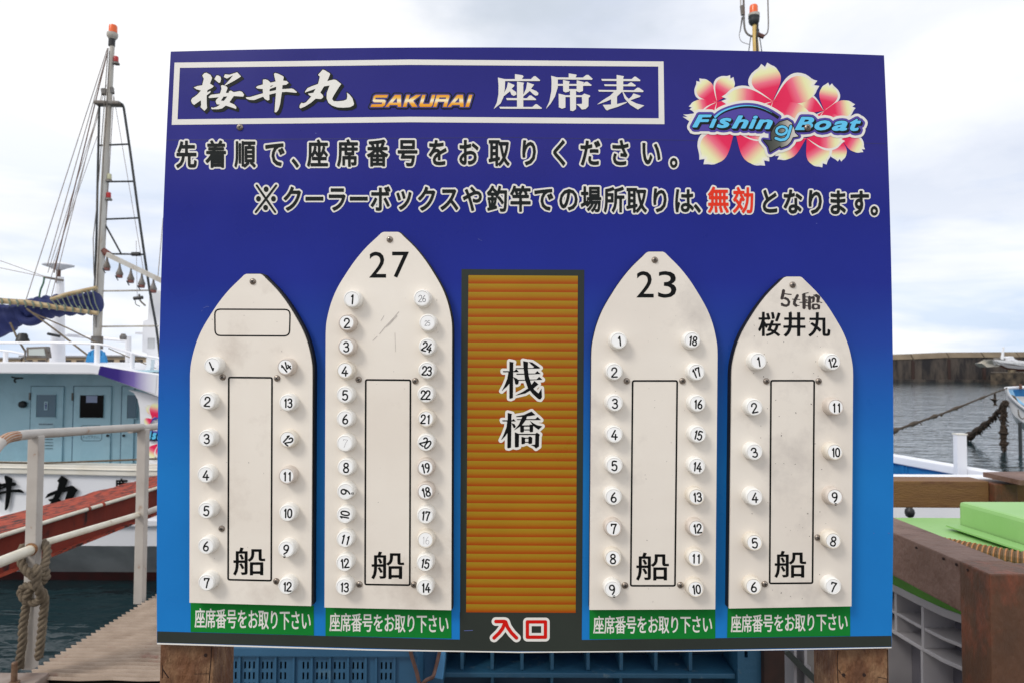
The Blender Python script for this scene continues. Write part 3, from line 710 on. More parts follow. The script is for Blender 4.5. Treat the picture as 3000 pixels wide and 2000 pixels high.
def petal_shape(c, tip, w, side=1, rows=14, white=False):
    "returns verts (px), faces, along-values"
    cx, cy = c; dx, dy = tip[0] - cx, tip[1] - cy; L_ = math.hypot(dx, dy); ux, uy = dx / L_, dy / L_; nx, ny = -uy, ux
    v = []; al = []; cols = 13
    for i in range(rows + 1):
        s_ = i / rows
        prof_ = (math.sin(s_ ** 1.3 * math.pi * 0.90) ** 0.85) if s_ > 0 else 0.0
        bend = side * 0.10 * w * math.sin(s_ * math.pi) * 0.6
        for j in range(cols):
            q_ = j / (cols - 1) * 2 - 1
            ww = prof_ * w / 2
            if white: ww = ww * 1.02 + 1.0 * min(1, s_ * 8); off = bend + side * w * 0.085 * math.sin(s_ * math.pi)
            else: off = bend; ww *= 0.97
            ln = s_ * L_
            if i >= rows - 1: ln += (1 if i == rows else 0.45) * L_ * (-0.06 + 0.10 * min(1, abs(q_) / 0.5) if abs(q_) < 0.5 else 0.04 - 0.16 * (abs(q_) - 0.5))
            if white: ln *= 1.05
            v.append((cx + ux * ln + nx * (q_ * ww + off), cy + uy * ln + ny * (q_ * ww + off))); al.append(min(1, s_ * (0.93 if not white else 1)))
    f_ = [[i * cols + j, i * cols + j + 1, (i + 1) * cols + j + 1, (i + 1) * cols + j] for i in range(rows) for j in range(cols - 1)]
    return v, f_, al
def petal_obj(pets, mapf, lift0, parent, name='flower'):
    "white backing and coloured petals of one flower: one part, backing a sub-part"
    wv = []; wf = []; cv = []; cf = []; ca = []
    dl = 0.0
    objs = None; V = []; Fc = []; Al = []; V2 = []; F2 = []
    for (c, tip, w, sd) in pets:
        dl += 0.00005
        v, f_, al = petal_shape(c, tip, w, sd); vv, ff = mapf((v, f_), lift0 + 0.000025 + dl); n = len(V); V += vv; Fc += [[i + n for i in q] for q in ff]; Al += al
        v, f_, al = petal_shape(c, tip, w, sd, white=True); vv, ff = mapf((v, f_), lift0 + dl); n = len(V2); V2 += vv; F2 += [[i + n for i in q] for q in ff]
    o = part(name, (V, Fc), mPetal, parent)
    at = o.data.attributes.new('along', 'FLOAT', 'POINT')
    for i, a_ in enumerate(Al): at.data[i].value = a_
    part('petal_edge', (V2, F2), mWhite, o)
    return o
def pm_plane(Y): return lambda sh, l: planemesh(sh, Y - l * 12)
petal_obj([((474, 1140), (438, 1126), 48, 1), ((470, 1225), (430, 1190), 28, 1), ((446, 1226), (458, 1180), 28, -1), ((446, 1226), (424, 1240), 22, 1)], pm_plane(9.2), 0.0012, sidep)
petal_obj([((462, 1298), (438, 1338), 34, 1), ((466, 1298), (478, 1338), 34, 1)], pm_plane(9.2), 0.0012, sidep)
ish = merge(fit(glyph('i', 0.05), 437, 1261, 444, 1286, 0.3), fit(glyph('s', 0.05), 444, 1266, 459, 1286, 0.3), fit(glyph('h', 0.05), 460, 1258, 476, 1286, 0.3))
part('side_lettering', planemesh(grow(ish, 5), 9.19), mPurple, sidep); part('side_lettering', planemesh(grow(move(ish, 1.5, 2.5), 1.8), 9.18), mInk, sidep); part('side_lettering', planemesh(ish, 9.17), mCyan, sidep)
part('side_lettering', planemesh(strokes([[(436, 1240), (446, 1228), (462, 1222), (480, 1220)]], 3.4), 9.185), mPurple, sidep)

# ---- rails and gear on the roof
rl = [P(-300, 1002, 9.3), P(0, 1004, 9.3), P(150, 1004, 9.3), P(290, 1008, 9.3), P(345, 1022, 9.3), P(400, 1037, 9.3), P(465, 1049, 9.3), P(640, 1085, 9.3)]
part('roof_rail', tb(smooth_path(rl), 0.016, 8), mHull, cb, smooth=True)
for x, y0, y1, r_ in ((17, 1030, 1062, .03), (285, 1008, 1066, .035), (388, 1034, 1086, .03), (-150, 1003, 1062, .03)):
    part('rail_stanchion', tb([P(x, y0, 9.3), P(x - 1, y1 + 4, 9.3)], r_, 10), mHull, cb, smooth=True)
part('stanchion_bracket', MB().prism([P(428, 1050, 9.3), P(443, 1052, 9.3), P(441, 1075, 9.3), P(434, 1096, 9.3), P(421, 1092, 9.3), P(429, 1072, 9.3)], (0, 0.1, 0)).out(), mHull, cb)
part('roof_rail', tb(smooth_path([P(-200, 1020, 11.5), P(0, 1026, 11.5), P(75, 1038, 11.5)]), 0.02, 8), mHull, cb, smooth=True)
part('roof_rail', tb(smooth_path([P(150, 975, 11.8), P(180, 980, 11.8), P(380, 998, 11.8)]), 0.028, 8), mHull, cb, smooth=True)
part('rail_stanchion', tb([P(376, 985, 11.8), P(376, 1085, 11.8)], 0.05, 8), mHull, cb, smooth=True)
fl = part('floodlight', MB().prism([P(76, 1016, 9.8), P(134, 1014, 9.8), P(139, 1048, 9.8), P(78, 1046, 9.8)], (0, 0.10, 0)).out(), mGreyMetal, cb, bevel=0.01)
part('lamp_glass', MB().prism([P(84, 1022, 9.78), P(128, 1020, 9.78), P(132, 1041, 9.78), P(84, 1040, 9.78)], (0, 0.015, 0)).out(), M('lamp_glass_grey', (176, 182, 178), 0.2), fl)
part('lamp_bracket', tb([P(74, 1024, 9.85), P(73, 1052, 9.85), P(84, 1060, 9.85), P(136, 1060, 9.85), P(145, 1030, 9.85)], 0.012, 6), mGreyMetal, fl)
part('siren', MB().lathe(P(66, 1004, 9.9), [(0.09, 0), (0.085, 0.05), (0.07, 0.07), (0.065, 0.11), (0.05, 0.135), (0.02, 0.14)], 14).out(), mBlackPl, cb, smooth=True)
tm = MB()
for k in range(9):
    x = 261 + k * 5.6; tm.tube([P(x + (k - 4) * -0.8, 1018 + abs(k - 4) * 3, 10.1 + (k % 2) * 0.06), P(x, 1045, 10.1), P(x + (k - 4) * 1.2, 1070, 10.1)], [0.020, 0.032, 0.034], 4, flat=0.6)
part('folded_cover', tm.out(), mTarp, cb)

# ---- main mast
YM = 10.6
def pp(*l, Y=YM): return [P(x, y, Y) for x, y in l]
mast = part('mast', MB().tube(pp((329, 132), (322, 260), (312, 420), (303, 600), (294, 800), (284, 1015)), [0.036, 0.042, 0.05, 0.055, 0.058, 0.06], 12).out(), mAlu, cb, smooth=True)
part('mast_cable', MB().tube(pp((321, 150), (314, 300), (303, 460), (294, 640), (286, 800), (281, 960), Y=10.52), 0.008, 6).out(), mGreyMetal, mast)
part('mast_cable', MB().tube(pp((316, 150), (306, 300), (294, 460), (284, 600), (273, 700), (275, 800), (281, 860), Y=10.5), 0.007, 6).out(), mGreyMetal, mast)
part('mast_foot', MB().tube(pp((285, 985), (284, 1022)), 0.085, 12).out(), mGreyMetal, mast, smooth=True)
bn = part('beacon', MB().lathe(P(329, 116, YM), [(0.05, 0), (0.075, 0.03), (0.082, 0.06), (0.08, 0.095), (0.065, 0.10)], 16).out(), mAlu, cb, smooth=True)
part('lens', MB().lathe(P(331, 97, YM), [(0.062, 0), (0.062, 0.09), (0.055, 0.118), (0.03, 0.125)], 16).out(), mOrange, bn, smooth=True)
part('clamp', MB().tube(pp((328, 116), (327, 136)), 0.05, 10).out(), mBlackPl, bn)
for (x, y, mt) in ((340, 172, mRedLens), (320, 516, mClear), (318, 570, mRedLens)):
    l_ = part('signal_lamp', MB().lathe(P(x, y + 17, YM), [(0.055, 0), (0.05, 0.02), (0.035, 0.035)], 12).out(), mGreyMetal, cb)
    part('lens', MB().lathe(P(x, y + 10, YM), [(0.036, 0), (0.036, 0.07), (0.028, 0.085)], 12).out(), mt, l_, smooth=True)
    part('bracket', tb([P(x - 12, y + 16, YM), P(x + 8, y + 17, YM)], 0.014, 6), mGreyMetal, l_)
part('crosstree', MB().obox(P(281, 304, YM), P(356, 306, YM), 0.16, 0.055).out(), mGreyMetal, cb, bevel=0.015)
part('ladder_rail', tb(smooth_path(pp((352, 303), (361, 312), (366, 340), (385, 470), (405, 620), (425, 760), (440, 860), (458, 960), (470, 1060))), 0.019, 8), mBlackPipe, cb, smooth=True)
part('ladder_rail', tb(pp((291, 312), (287, 480), (283, 680), (277, 860), (276, 980)), 0.017, 8), mBlackPipe, cb, smooth=True)
for (a, b_, mt) in (((288, 427), (377, 423), mBlackPipe), ((315, 533), (393, 532), mBlackPipe), ((306, 643), (410, 639), mBlackPipe), ((303, 744), (426, 746), mBlackPipe), ((297, 853), (448, 851), mAlu), ((295, 957), (464, 955), mAlu), ((308, 658), (356, 746), mBlackPipe)):
    part('rung', tb(pp(a, b_), 0.014, 6), mt, cb)
part('insulator', tb(pp((387, 745), (410, 745)), 0.034, 10), mBlackPl, cb)
part('pulley_block', MB().tube(pp((304, 262), (306, 278)), 0.045, 8).out(), mGreyMetal, cb); part('pulley_block', MB().tube(pp((326, 258), (328, 275)), 0.04, 8).out(), mGreyMetal, cb)
part('hinge_block', MB().tube(pp((302, 735), (320, 748)), 0.055, 8).out(), M('hinge_rust', (110, 60, 50), 0.6), cb)
arm = part('lamp_arm', MB().obox(P(314, 746, 10.3), P(520, 845, 10.3), 0.06, 0.07).out(), mAlu, cb)
for (x, y) in ((313, 773), (350, 794), (383, 809), (415, 823), (449, 838)):
    bl = part('fishing_lamp', MB().lathe(P(x, y + 12, 10.3), [(0.03, 0), (0.050, 0.0), (0.052, 0.022), (0.036, 0.06), (0.020, 0.11), (0.013, 0.15), (0.010, 0.2)], 14).out(), mGreyMetal, cb, smooth=True)
    part('bulb', MB().lathe(P(x, y + 17, 10.3), [(0.036, -0.02), (0.046, -0.01), (0.046, 0.024)], 12).out(), M('bulb_amber', (120, 70, 60), 0.25), bl, smooth=True)
    part('cord', tb(smooth_path([P(x + 5, y + 10, 10.28), P(x - 6, y + 18, 10.26), P(x - 12, y + 14, 10.25), P(x - 4, y + 28, 10.25)]), 0.008, 5), mBlackPl, bl)
for (a, b_, r_, mt) in (((315, 142), (76, 880), .009, mGreyMetal), ((318, 142), (138, 780), .009, mGreyMetal), ((312, 250), (140, 800), .007, mGreyMetal), ((300, 270), (150, 872), .008, mGreyMetal),
                    ((316, 150), (158, 800), .012, mRustRod), ((290, 330), (132, 875), .007, mGreyMetal), ((333, 280), (420, 790), .006, mGreyMetal), ((333, 285), (308, 700), .008, mGreyMetal),
                    ((0, 764), (135, 812), .007, mGreyMetal), ((0, 785), (140, 814), .007, mGreyMetal), ((478, 640), (462, 820), .009, mGreyMetal), ((399, 706), (402, 870), .005, mGreyMetal), ((285, 400), (150, 790), .006, mGreyMetal)):
    part('stay_wire', tb(pp(a, b_), r_ * 0.75, 5), mWire if mt is mGreyMetal else mt, cb)
# furled sail on its two spars
sp = smooth_path(pp((-260, 990), (-120, 970), (0, 938), (40, 925), (70, 908), (110, 905), (160, 897), (220, 892), (270, 888), (288, 886), Y=10.45), 6)
rr = [0.26, 0.25, 0.24, 0.17, 0.13, 0.17, 0.16, 0.16, 0.17, 0.14]
rad = []
for i in range(len(sp)):
    t = i / (len(sp) - 1) * (len(rr) - 1); k = min(int(t), len(rr) - 2); rad.append((rr[k] * (1 - (t - k)) + rr[k + 1] * (t - k)) * (1 + 0.09 * math.sin(i * 1.9) + 0.06 * math.sin(i * 4.3)))
sail = part('furled_sail', MB().tube(sp, rad, 14, flat=1.0).out(), mSail, cb, smooth=True, ang=3)
part('sail_fold', MB().tube(smooth_path(pp((50, 900), (62, 930), (85, 942), (112, 935), (122, 905), Y=10.36)), 0.07, 8).out(), mSail, sail, smooth=True, ang=3)
part('spar', MB().tube(pp((150, 877), (200, 862), (284, 843), Y=10.25), [0.03, 0.035, 0.03], 10).out(), mBamboo, cb, smooth=True)
part('spar', MB().tube(pp((-260, 868), (0, 882), (75, 886), (180, 903), (286, 918), Y=10.2), [0.05, 0.045, 0.042, 0.036, 0.03], 10).out(), mBamboo, cb, smooth=True)
lm = MB()
for k in range(9):
    x = 150 + k * 15; lm.tube(pp((x, 877 - (k * 15) * 0.25), (x + 10, 890), (x + 22, 902 + k * 1.8), Y=10.2), 0.008, 5)
for k in range(12):
    x = 5 + k * 23; lm.tube([P(x - 3, 874 + k * 3 * .8, 10.16), P(x + 2, 884 + k * 3 * .8, 10.14), P(x + 1, 893 + k * 3 * .8, 10.16)], 0.013, 5)
part('lacing', lm.out(), M('lacing_green_grey', (112, 122, 108), 0.8), cb)
part('halyard', tb(pp((78, 905), (160, 965), (283, 1060), Y=10.1), 0.014, 6), mRope, cb); part('halyard', tb(pp((92, 915), (200, 962), (282, 1003), Y=10.1), 0.011, 6), mRope, cb)
part('halyard', tb(pp((318, 1020), (400, 1055), (465, 1082), Y=9.9), 0.008, 6), mRope, cb); part('halyard', tb(smooth_path(pp((130, 812), (127, 830), (119, 850), (115, 872), Y=10.3)), 0.013, 6), M('green_rope', (70, 110, 90), 0.8), cb)
part('halyard', tb(pp((30, 945), (50, 990), (75, 1030), Y=10.0), 0.014, 6), mRope, cb)
# small antenna mast with flat dome
am = part('antenna_mast', MB().tube(pp((178, 812), (172, 900), (168, 1070), Y=11.6), [0.05, 0.09, 0.12], 12).out(), mHull, cb, smooth=True)
part('antenna_dome', MB().lathe(P(171, 786, 11.6), [(0.06, -0.03), (0.12, 0.0), (0.235, 0.04), (0.24, 0.055), (0.12, 0.09), (0.02, 0.1)], 20).out(), mHull, am, smooth=True)
part('antenna_base', tb(pp((172, 786), (170, 830), Y=11.6), 0.035, 8), mRustRod, am)
part('yard', tb(pp((128, 812), (185, 822), Y=11.5), 0.02, 6), mGreyMetal, am)
part('mast_clamp', tb(pp((140, 978), (175, 985), Y=11.4), 0.025, 6), mBlackPl, am)
# radar pedestal by the sign
rp = part('radar_pedestal', MB().prism([P(x, y, 10.8) for x, y in ((448, 850), (540, 850), (540, 1100), (424, 1100), (430, 1035), (415, 1030), (418, 940), (432, 935), (436, 870))], (0, 0.5, 0)).out(), mHull, cb, bevel=0.015)
part('pedestal_recess', rc(432, 990, 452, 1020, 10.79, 0.02), mHullGrey, rp); part('pedestal_step', rc(396, 973, 420, 979, 10.8, 0.1), mHull, rp)
part('camera_bracket', tb(pp((392, 875), (418, 872), Y=10.6), 0.028, 8), mBlackPl, rp); part('camera_arm', tb(smooth_path(pp((408, 862), (410, 880), (426, 896), Y=10.6)), 0.014, 6), mGreyMetal, rp); part('camera_cable', tb(smooth_path(pp((396, 878), (398, 892), (410, 898), Y=10.6)), 0.006, 6), mBlackPl, rp)
part('pedestal_lamp', MB().lathe(P(361, 995, 11.5), [(0.05, 0), (0.06, 0.05), (0.03, 0.1)], 10).out(), mGreyMetal, cb)
# deck line along the gunwale
part('life_line', tb(smooth_path([P(0, 1353, 8.98), P(120, 1355, 8.98), P(270, 1350, 8.98), P(400, 1345, 8.98), P(470, 1343, 8.98), P(640, 1350, 8.98)]), 0.013, 6), mRope, cb)
# yellow forward mast above the sign
YY = 10.6
ym = part('yellow_mast', MB().tube([P(2218, 480, YY), P(2214, 150, YY), P(2210, 70, YY)] and [Vector((P(2214, 150, YY).x, YY, -0.1)), P(2215, 150, YY), P(2212, 108, YY), P(2210, 66, YY)], [0.06, 0.048, 0.042, 0.03], 12).out(), mYellow, cb, smooth=True)
b2 = part('beacon', MB().lathe(P(2209, 74, YY), [(0.05, 0), (0.075, 0.03), (0.085, 0.075), (0.082, 0.10), (0.088, 0.11), (0.085, 0.16), (0.07, 0.17)], 16).out(), mBlackPipe, cb, smooth=True)
part('collar', MB().lathe(P(2209, 52, YY), [(0.086, 0), (0.088, 0.055), (0.07, 0.062)], 16).out(), mAlu, b2, smooth=True)
part('lens', MB().lathe(P(2208, 41, YY), [(0.064, 0), (0.064, 0.11), (0.055, 0.132), (0.03, 0.138)], 16).out(), mOrange, b2, smooth=True)
part('antenna_rod', tb(smooth_path([P(2206, 108, YY), P(2193, 103, YY), P(2184, 92, YY), P(2180, 70, YY), P(2179, 20, YY), P(2177, -60, YY)]), 0.016, 6), mGreyMetal, ym)
part('antenna_rod', tb([P(2170, 20, YY), P(2169, -60, YY)], 0.010, 6), mAlu, ym)
part('antenna_clamp', tb([P(2173, 18, YY), P(2176, 45, YY)], 0.03, 6), mGreyMetal, ym)
part('antenna_rod', tb(smooth_path([P(2232, 109, YY), P(2241, 104, YY), P(2249, 94, YY), P(2251, 70, YY), P(2250, 20, YY), P(2249, -60, YY)]), 0.011, 6), mGreyMetal, ym)
part('mast_arm', tb([P(2216, 100, YY), P(2238, 109, YY)], 0.035, 6), M('arm_rust', (100, 66, 58), 0.6), ym)
part('mast_cable', tb([P(2220, 70, YY - .06), P(2217, 110, YY - .06), P(2219, 170, YY - .06)], 0.014, 6), mBlackPl, ym)
for a, b_ in (((2200, 105), (2184, 220)), ((2222, 85), (2242, 220)), ((2176, 50), (2168, 95))): part('stay_wire', tb([P(*a, YY), P(*b_, YY)], 0.008, 5), mBlackPipe, ym)
part('cable_loop', tb(smooth_path([P(2173, 50, YY), P(2169, 85, YY), P(2166, 105, YY), P(2172, 122, YY), P(2194, 131, YY)]), 0.005, 5), mGreyMetal, ym)

# ================================================================= OTHER BOATS
sb_ = thing('skiff', 'white open boat with bright blue inner bulwark and square white post, right of the sign', 'boat', (2.8, 7.6, ZW))
g0 = 0.5
A_ = PZ(2965, 1388, g0); Bf = PZ(2612, 1328, g0); An = PZ(2612, 1393, g0)
plan_o = [(0.4, An.y), (A_.x - 0.25, An.y), (A_.x, A_.y + 0.02), (Bf.x, Bf.y), (0.4, Bf.y + 0.25)]
def inset(p, d):
    o = []; n = len(p)
    for i in range(n):
        a = Vector(p[i - 1]); b_ = Vector(p[i]); c = Vector(p[(i + 1) % n]); e1 = (b_ - a).normalized(); e2_ = (c - b_).normalized()
        n1 = Vector((-e1.y, e1.x)); n2 = Vector((-e2_.y, e2_.x)); bi = (n1 + n2).normalized(); o.append(tuple(b_ + bi * d / max(0.3, bi.dot(n1))))
    return o
def ring(po, pi, z0, z1):
    m_ = MB(); n = len(po)
    for z in (z0, z1):
        m_.v += [Vector((x, y, z)) for x, y in po] + [Vector((x, y, z)) for x, y in pi]
    for i in range(n):
        j = (i + 1) % n; m_.f += [[2 * n + i, 2 * n + j, 3 * n + j, 3 * n + i], [i, j, 2 * n + j, 2 * n + i], [n + j, n + i, 3 * n + i, 3 * n + j], [j, i, n + i, n + j]]
    return m_
part('gunwale', ring(inset(plan_o, -0.04), inset(plan_o, 0.13), g0 - 0.09, g0).out(), mHull, sb_, bevel=0.012)
hp = ring(plan_o, inset(plan_o, 0.02), ZW - 0.3, g0 - 0.09).out(); part('hull', hp, mHull, sb_)
part('inner_bulwark', ring(inset(plan_o, 0.05), inset(plan_o, 0.09), -0.4, g0 - 0.09).out(), mInnerBlue, sb_)
part('deck', ([(x, y, -0.38) for x, y in inset(plan_o, 0.09)], [list(range(5))]), mInnerBlue, sb_)
for px in (2640, 2650, 2722):
    y0 = Bf.y - 0.12 - (px - 2612) / 350 * 1.45; b0 = P(px, 1340, y0)
    part('bulwark_rib', bx(b0.x - 0.03, b0.x + 0.03, y0 - 0.1, y0 + 0.06, -0.3, g0 - 0.1), mInnerBlue, sb_)
pb = PZ(2808, 1370, g0); part('samson_post', bx(pb.x - 0.04, pb.x + 0.065, pb.y - 0.05, pb.y + 0.025, g0 - 0.3, P(2808, 1272, pb.y).z), mHull, sb_, bevel=0.008)
part('post_cap', bx(pb.x - 0.045, pb.x + 0.070, pb.y - 0.055, pb.y + 0.03, P(2808, 1272, pb.y).z, P(2808, 1268, pb.y).z), mRubrail, sb_)
fd = part('fender', MB().lathe(P(2665, 1497, 6.62), [(0.012, -0.06), (0.035, -0.045), (0.045, -0.015), (0.042, 0.015), (0.025, 0.04), (0.01, 0.06)], 14).out(), mBlackPl, smooth=True)
tag(fd, 'round black fender hanging on the white hull just below the brown beam', 'fender')

mb_ = thing('moored_boat', 'white boat bow with sky blue interior at right edge, weedy ropes hanging from it', 'boat', (18, 24, ZW))
YR = 24.0
def mp_(x, y, d=0): return P(x, y, YR + d)
# stations from the bow to the right: (gunwale px x, y near, y far, hull bottom y)
bow = [(2947, 1138), (2950, 1165), (2958, 1190), (2972, 1212), (2990, 1228), (3020, 1245), (3100, 1262), (3250, 1275)]
top = [(2947, 1137), (2953, 1152), (2964, 1166), (2985, 1185), (3010, 1203), (3050, 1222), (3120, 1238), (3250, 1250)]
m_ = MB(); n = len(bow)
for (x, y), (tx_, ty) in zip(bow, top): m_.v += [mp_(tx_, ty), mp_(x, y + 4, 0.15), mp_(x + 8, y + 30, 0.9)]
m_.f = [[i * 3 + j, i * 3 + j + 1, (i + 1) * 3 + j + 1, (i + 1) * 3 + j] for i in range(n - 1) for j in range(2)]
part('hull', m_.out(), mHull, mb_, smooth=True)
part('gunwale', tb(smooth_path([mp_(x + 1, y, -0.05) for x, y in top]), 0.05, 8), mHull, mb_, smooth=True)
m_ = MB(); far = [(2947, 1137), (2985, 1138), (3040, 1139), (3250, 1140)]
m_.v = [mp_(2950, 1139, 0.1), mp_(2966, 1138, 0.6), mp_(2975, 1160, 0.5), mp_(3010, 1190, 0.4), mp_(3120, 1232, 0.4), mp_(3120, 1240, 0.1), mp_(3050, 1224, 0.1), mp_(3010, 1205, 0.1), mp_(2985, 1187, 0.1), mp_(2964, 1168, 0.1)]
m_.f = [[0, 1, 2, 9], [2, 3, 8, 9], [3, 4, 5, 6], [3, 6, 7, 8]]
part('side_deck', m_.out(), M('pale_blue_deck', (130, 186, 220), 0.5, (112, 172, 212), 2), mb_)
part('inner_side', MB().prism([mp_(2966, 1138, 2.0), mp_(3260, 1138, 2.0), mp_(3260, 1185, 2.0), mp_(2975, 1166, 2.0)], (0, 0.1, 0)).out(), mInnerBlue, mb_)
part('cockpit_floor', MB().prism([mp_(2975, 1160, 0.8), mp_(3260, 1160, 0.8), mp_(3260, 1250, 0.5), mp_(3100, 1236, 0.5), mp_(3010, 1200, 0.5)], (0, 0.05, 0)).out(), mHullGrey, mb_)
part('far_gunwale', tb([mp_(2947, 1137), mp_(2990, 1134, 2), mp_(3250, 1130, 2)], 0.06, 8), mHull, mb_)
for (x, h) in ((2973, 11), (2990, 14)): part('cleat', tb([mp_(x, 1138, 1.5), mp_(x, 1138 - h, 1.5)], 0.05, 6), mRustRod, mb_)
part('deck_rope', tb(smooth_path([mp_(2958, 1158, -.02), mp_(2972, 1162, 0), mp_(2982, 1180, 0), mp_(3002, 1192, 0)]), 0.04, 6), mRope, mb_)
part('hanging_line', tb(smooth_path([mp_(2983, 1198, -.1), mp_(2985, 1215, -.1), mp_(2995, 1226, -.1), mp_(3003, 1222, -.1)]), 0.02, 5), mGreyMetal, mb_)
pl = P(2988, 1236, 23.2); pole = part('mooring_pole', tb([(pl.x, 23.2, ZW - 1.0), (pl.x, 23.2, pl.z)], 0.055, 8), mBlackPipe)
tag(pole, 'thin dark pole rising from the water under the white bow at right', 'pole')

def knotty(name, pts, r, lab, mat, knots, parent=None):
    path = smooth_path(pts, 10); rr_ = []
    rnd = random.Random(len(pts) * 31 + int(r * 1000))
    for i in range(len(path)):
        t = i / (len(path) - 1); k = r * (1 + 0.25 * rnd.random())
        for (c, w, a_) in knots: k += r * a_ * math.exp(-((t - c) / w) ** 2) * (0.7 + 0.6 * rnd.random())
        rr_.append(k)
    o = part(name, MB().tube(path, rr_, 9).out(), mat, smooth=False)
    tag(o, lab, 'rope', 'weed covered mooring ropes'); return o
def strands(path, r, cover, seed):
    "small fronds of weed round a path"
    rnd = random.Random(seed); m_ = MB()
    for _ in range(cover):
        i = rnd.randrange(len(path)); p = path[i] + Vector((rnd.uniform(-r, r), rnd.uniform(-r, r), rnd.uniform(-r, r) * 0.5))
        q_ = p + Vector((rnd.uniform(-1, 1) * r, rnd.uniform(-1, 1) * r, -rnd.uniform(0.5, 2.2) * r)); m_.tube([p, (p + q_) / 2 + Vector((rnd.uniform(-.3, .3) * r, 0, 0)), q_], [r * 0.28, r * 0.3, r * 0.08], 5)
    return m_.out()
r1p = [P(2950, 1136, 24), P(2880, 1163, 21), P(2780, 1203, 18), P(2700, 1232, 15.5), P(2615, 1262, 13.5), P(2540, 1292, 12), P(2420, 1370, 10.4)]
r1 = knotty('mooring_rope', r1p, 0.021, 'long brown mooring rope with weedy knots rising from behind the sign to the bow', mWeed, [(0.17, .015, .8), (.30, .02, 1.3), (.42, .02, 1.4), (.55, .02, 1.2), (.66, .02, 1.6)])
wd = [part('weed', strands(smooth_path(r1p[1:5], 10), 0.035, 70, 3), mWeed, r1)]
r2p = [P(2947, 1178, 24), P(2925, 1205, 24.6), P(2898, 1232, 25.4), P(2872, 1254, 26.4), P(2850, 1270, 27.2), P(2832, 1282, 27.8)]
r2 = knotty('mooring_rope', r2p, 0.055, 'thick dark rope clotted with seaweed slanting from the bow into the water', mWeedDark, [(.05, .08, 1.0), (.5, .05, 1.4), (.66, .08, 1.3), (.9, .12, 1.9)])
wd += [part('weed', strands(smooth_path(r2p, 8), 0.085, 220, 5), mWeedDark, r2)]
r3p = [P(2941, 1183, 24.1), P(2940, 1215, 24.1), P(2941, 1250, 24.1), P(2940, 1285, 24.1), P(2941, 1314, 24.1)]
r3 = knotty('mooring_rope', r3p, 0.05, 'vertical rope thick with seaweed hanging straight down from the bow', mWeedDark, [(.3, .05, .5), (.62, .10, 1.8), (.85, .07, 1.5)])
wd += [part('weed', strands(smooth_path(r3p, 8), 0.08, 200, 8), mWeedDark, r3)]
for w_ in wd: w_['kind'] = 'stuff'
r4p = [P(2914, 1152, 23), P(2915, 1165, 23), P(2914, 1172, 23), P(2916, 1186, 23)]
r4 = knotty('mooring_rope', r4p, 0.03, 'short tuft of weed dangling from the upper mooring rope left of the bow', mWeedDark, [(.6, .12, 2.8), (1, .08, 1.6)])

# ---- distant boat on the ledge under the wall
YD = 118.0
db = thing('stored_boat', 'distant white fishing boat with red bottom laid up on a ledge before the breakwater', 'boat', (84, YD, ZW + 1))
hpx = [(2906, 1052), (2925, 1060), (2950, 1067), (2985, 1071), (3100, 1074), (3300, 1070)]
m_ = MB()
for (x, y) in hpx: m_.v += [P(x, y, YD), P(x + (8 if x < 2950 else 0), y + (9 if x > 2910 else 16), YD + 0.4), P(x + (8 if x < 2950 else 0), y + (14 if x > 2910 else 19), YD + 1.0)]
n = len(hpx); f1 = [[i * 3, i * 3 + 1, i * 3 + 4, i * 3 + 3] for i in range(n - 1)]; f2 = [[i * 3 + 1, i * 3 + 2, i * 3 + 5, i * 3 + 4] for i in range(n - 1)]
part('hull', (m_.v, f1), mHull, db); part('bottom', (m_.v, f2), M('antifouling_red', (116, 64, 50), 0.7), db)
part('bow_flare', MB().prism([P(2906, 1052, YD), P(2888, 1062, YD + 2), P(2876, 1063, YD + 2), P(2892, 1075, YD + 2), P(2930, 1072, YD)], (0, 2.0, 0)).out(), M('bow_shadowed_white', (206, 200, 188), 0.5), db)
part('deck', MB().prism([P(2908, 1053, YD), P(2930, 1061, YD), P(3000, 1071, YD), P(3200, 1072, YD), P(3200, 1062, YD + 3), P(2960, 1058, YD + 3)], (0, 0.3, 0)).out(), mHullGrey, db)
part('wheelhouse', MB().prism([P(2952, 1066, YD + 1), P(2953, 1046, YD + 1), P(2968, 1043, YD + 1), P(2974, 1052, YD + 1), P(3005, 1060, YD + 1), P(3005, 1069, YD + 1)], (0, 2.0, 0)).out(), mHull, db)
part('foredeck_gear', MB().prism([P(2922, 1057, YD + 1), P(2926, 1047, YD + 1), P(2944, 1049, YD + 1), P(2948, 1062, YD + 1)], (0, 1.2, 0)).out(), mGreyMetal, db)
part('mast', tb([P(2936, 1052, YD + 1), P(2940, 1016, YD + 1)], [0.25, 0.15], 8), mHull, db)
part('keel_block', MB().add(*rc(2962, 1082, 2976, 1093, YD + 0.5, 0.8)).out(), mRock, db)
lx = P(2890, 1090, YD).x; zl = P(2900, 1090, YD).z
lg = part('ledge', MB().prism([(lx, YD - 1, ZW - 2), (lx + 11.5, 133, ZW - 2), (140, 133, ZW - 2), (140, YD - 1, ZW - 2)], (0, 0, zl - ZW + 2)).out(), M('ledge_rock', (112, 98, 80), 0.9, (40, 34, 30), 0.9, 0.6, bump=1.0, bs=2)); lg['kind'] = 'structure'

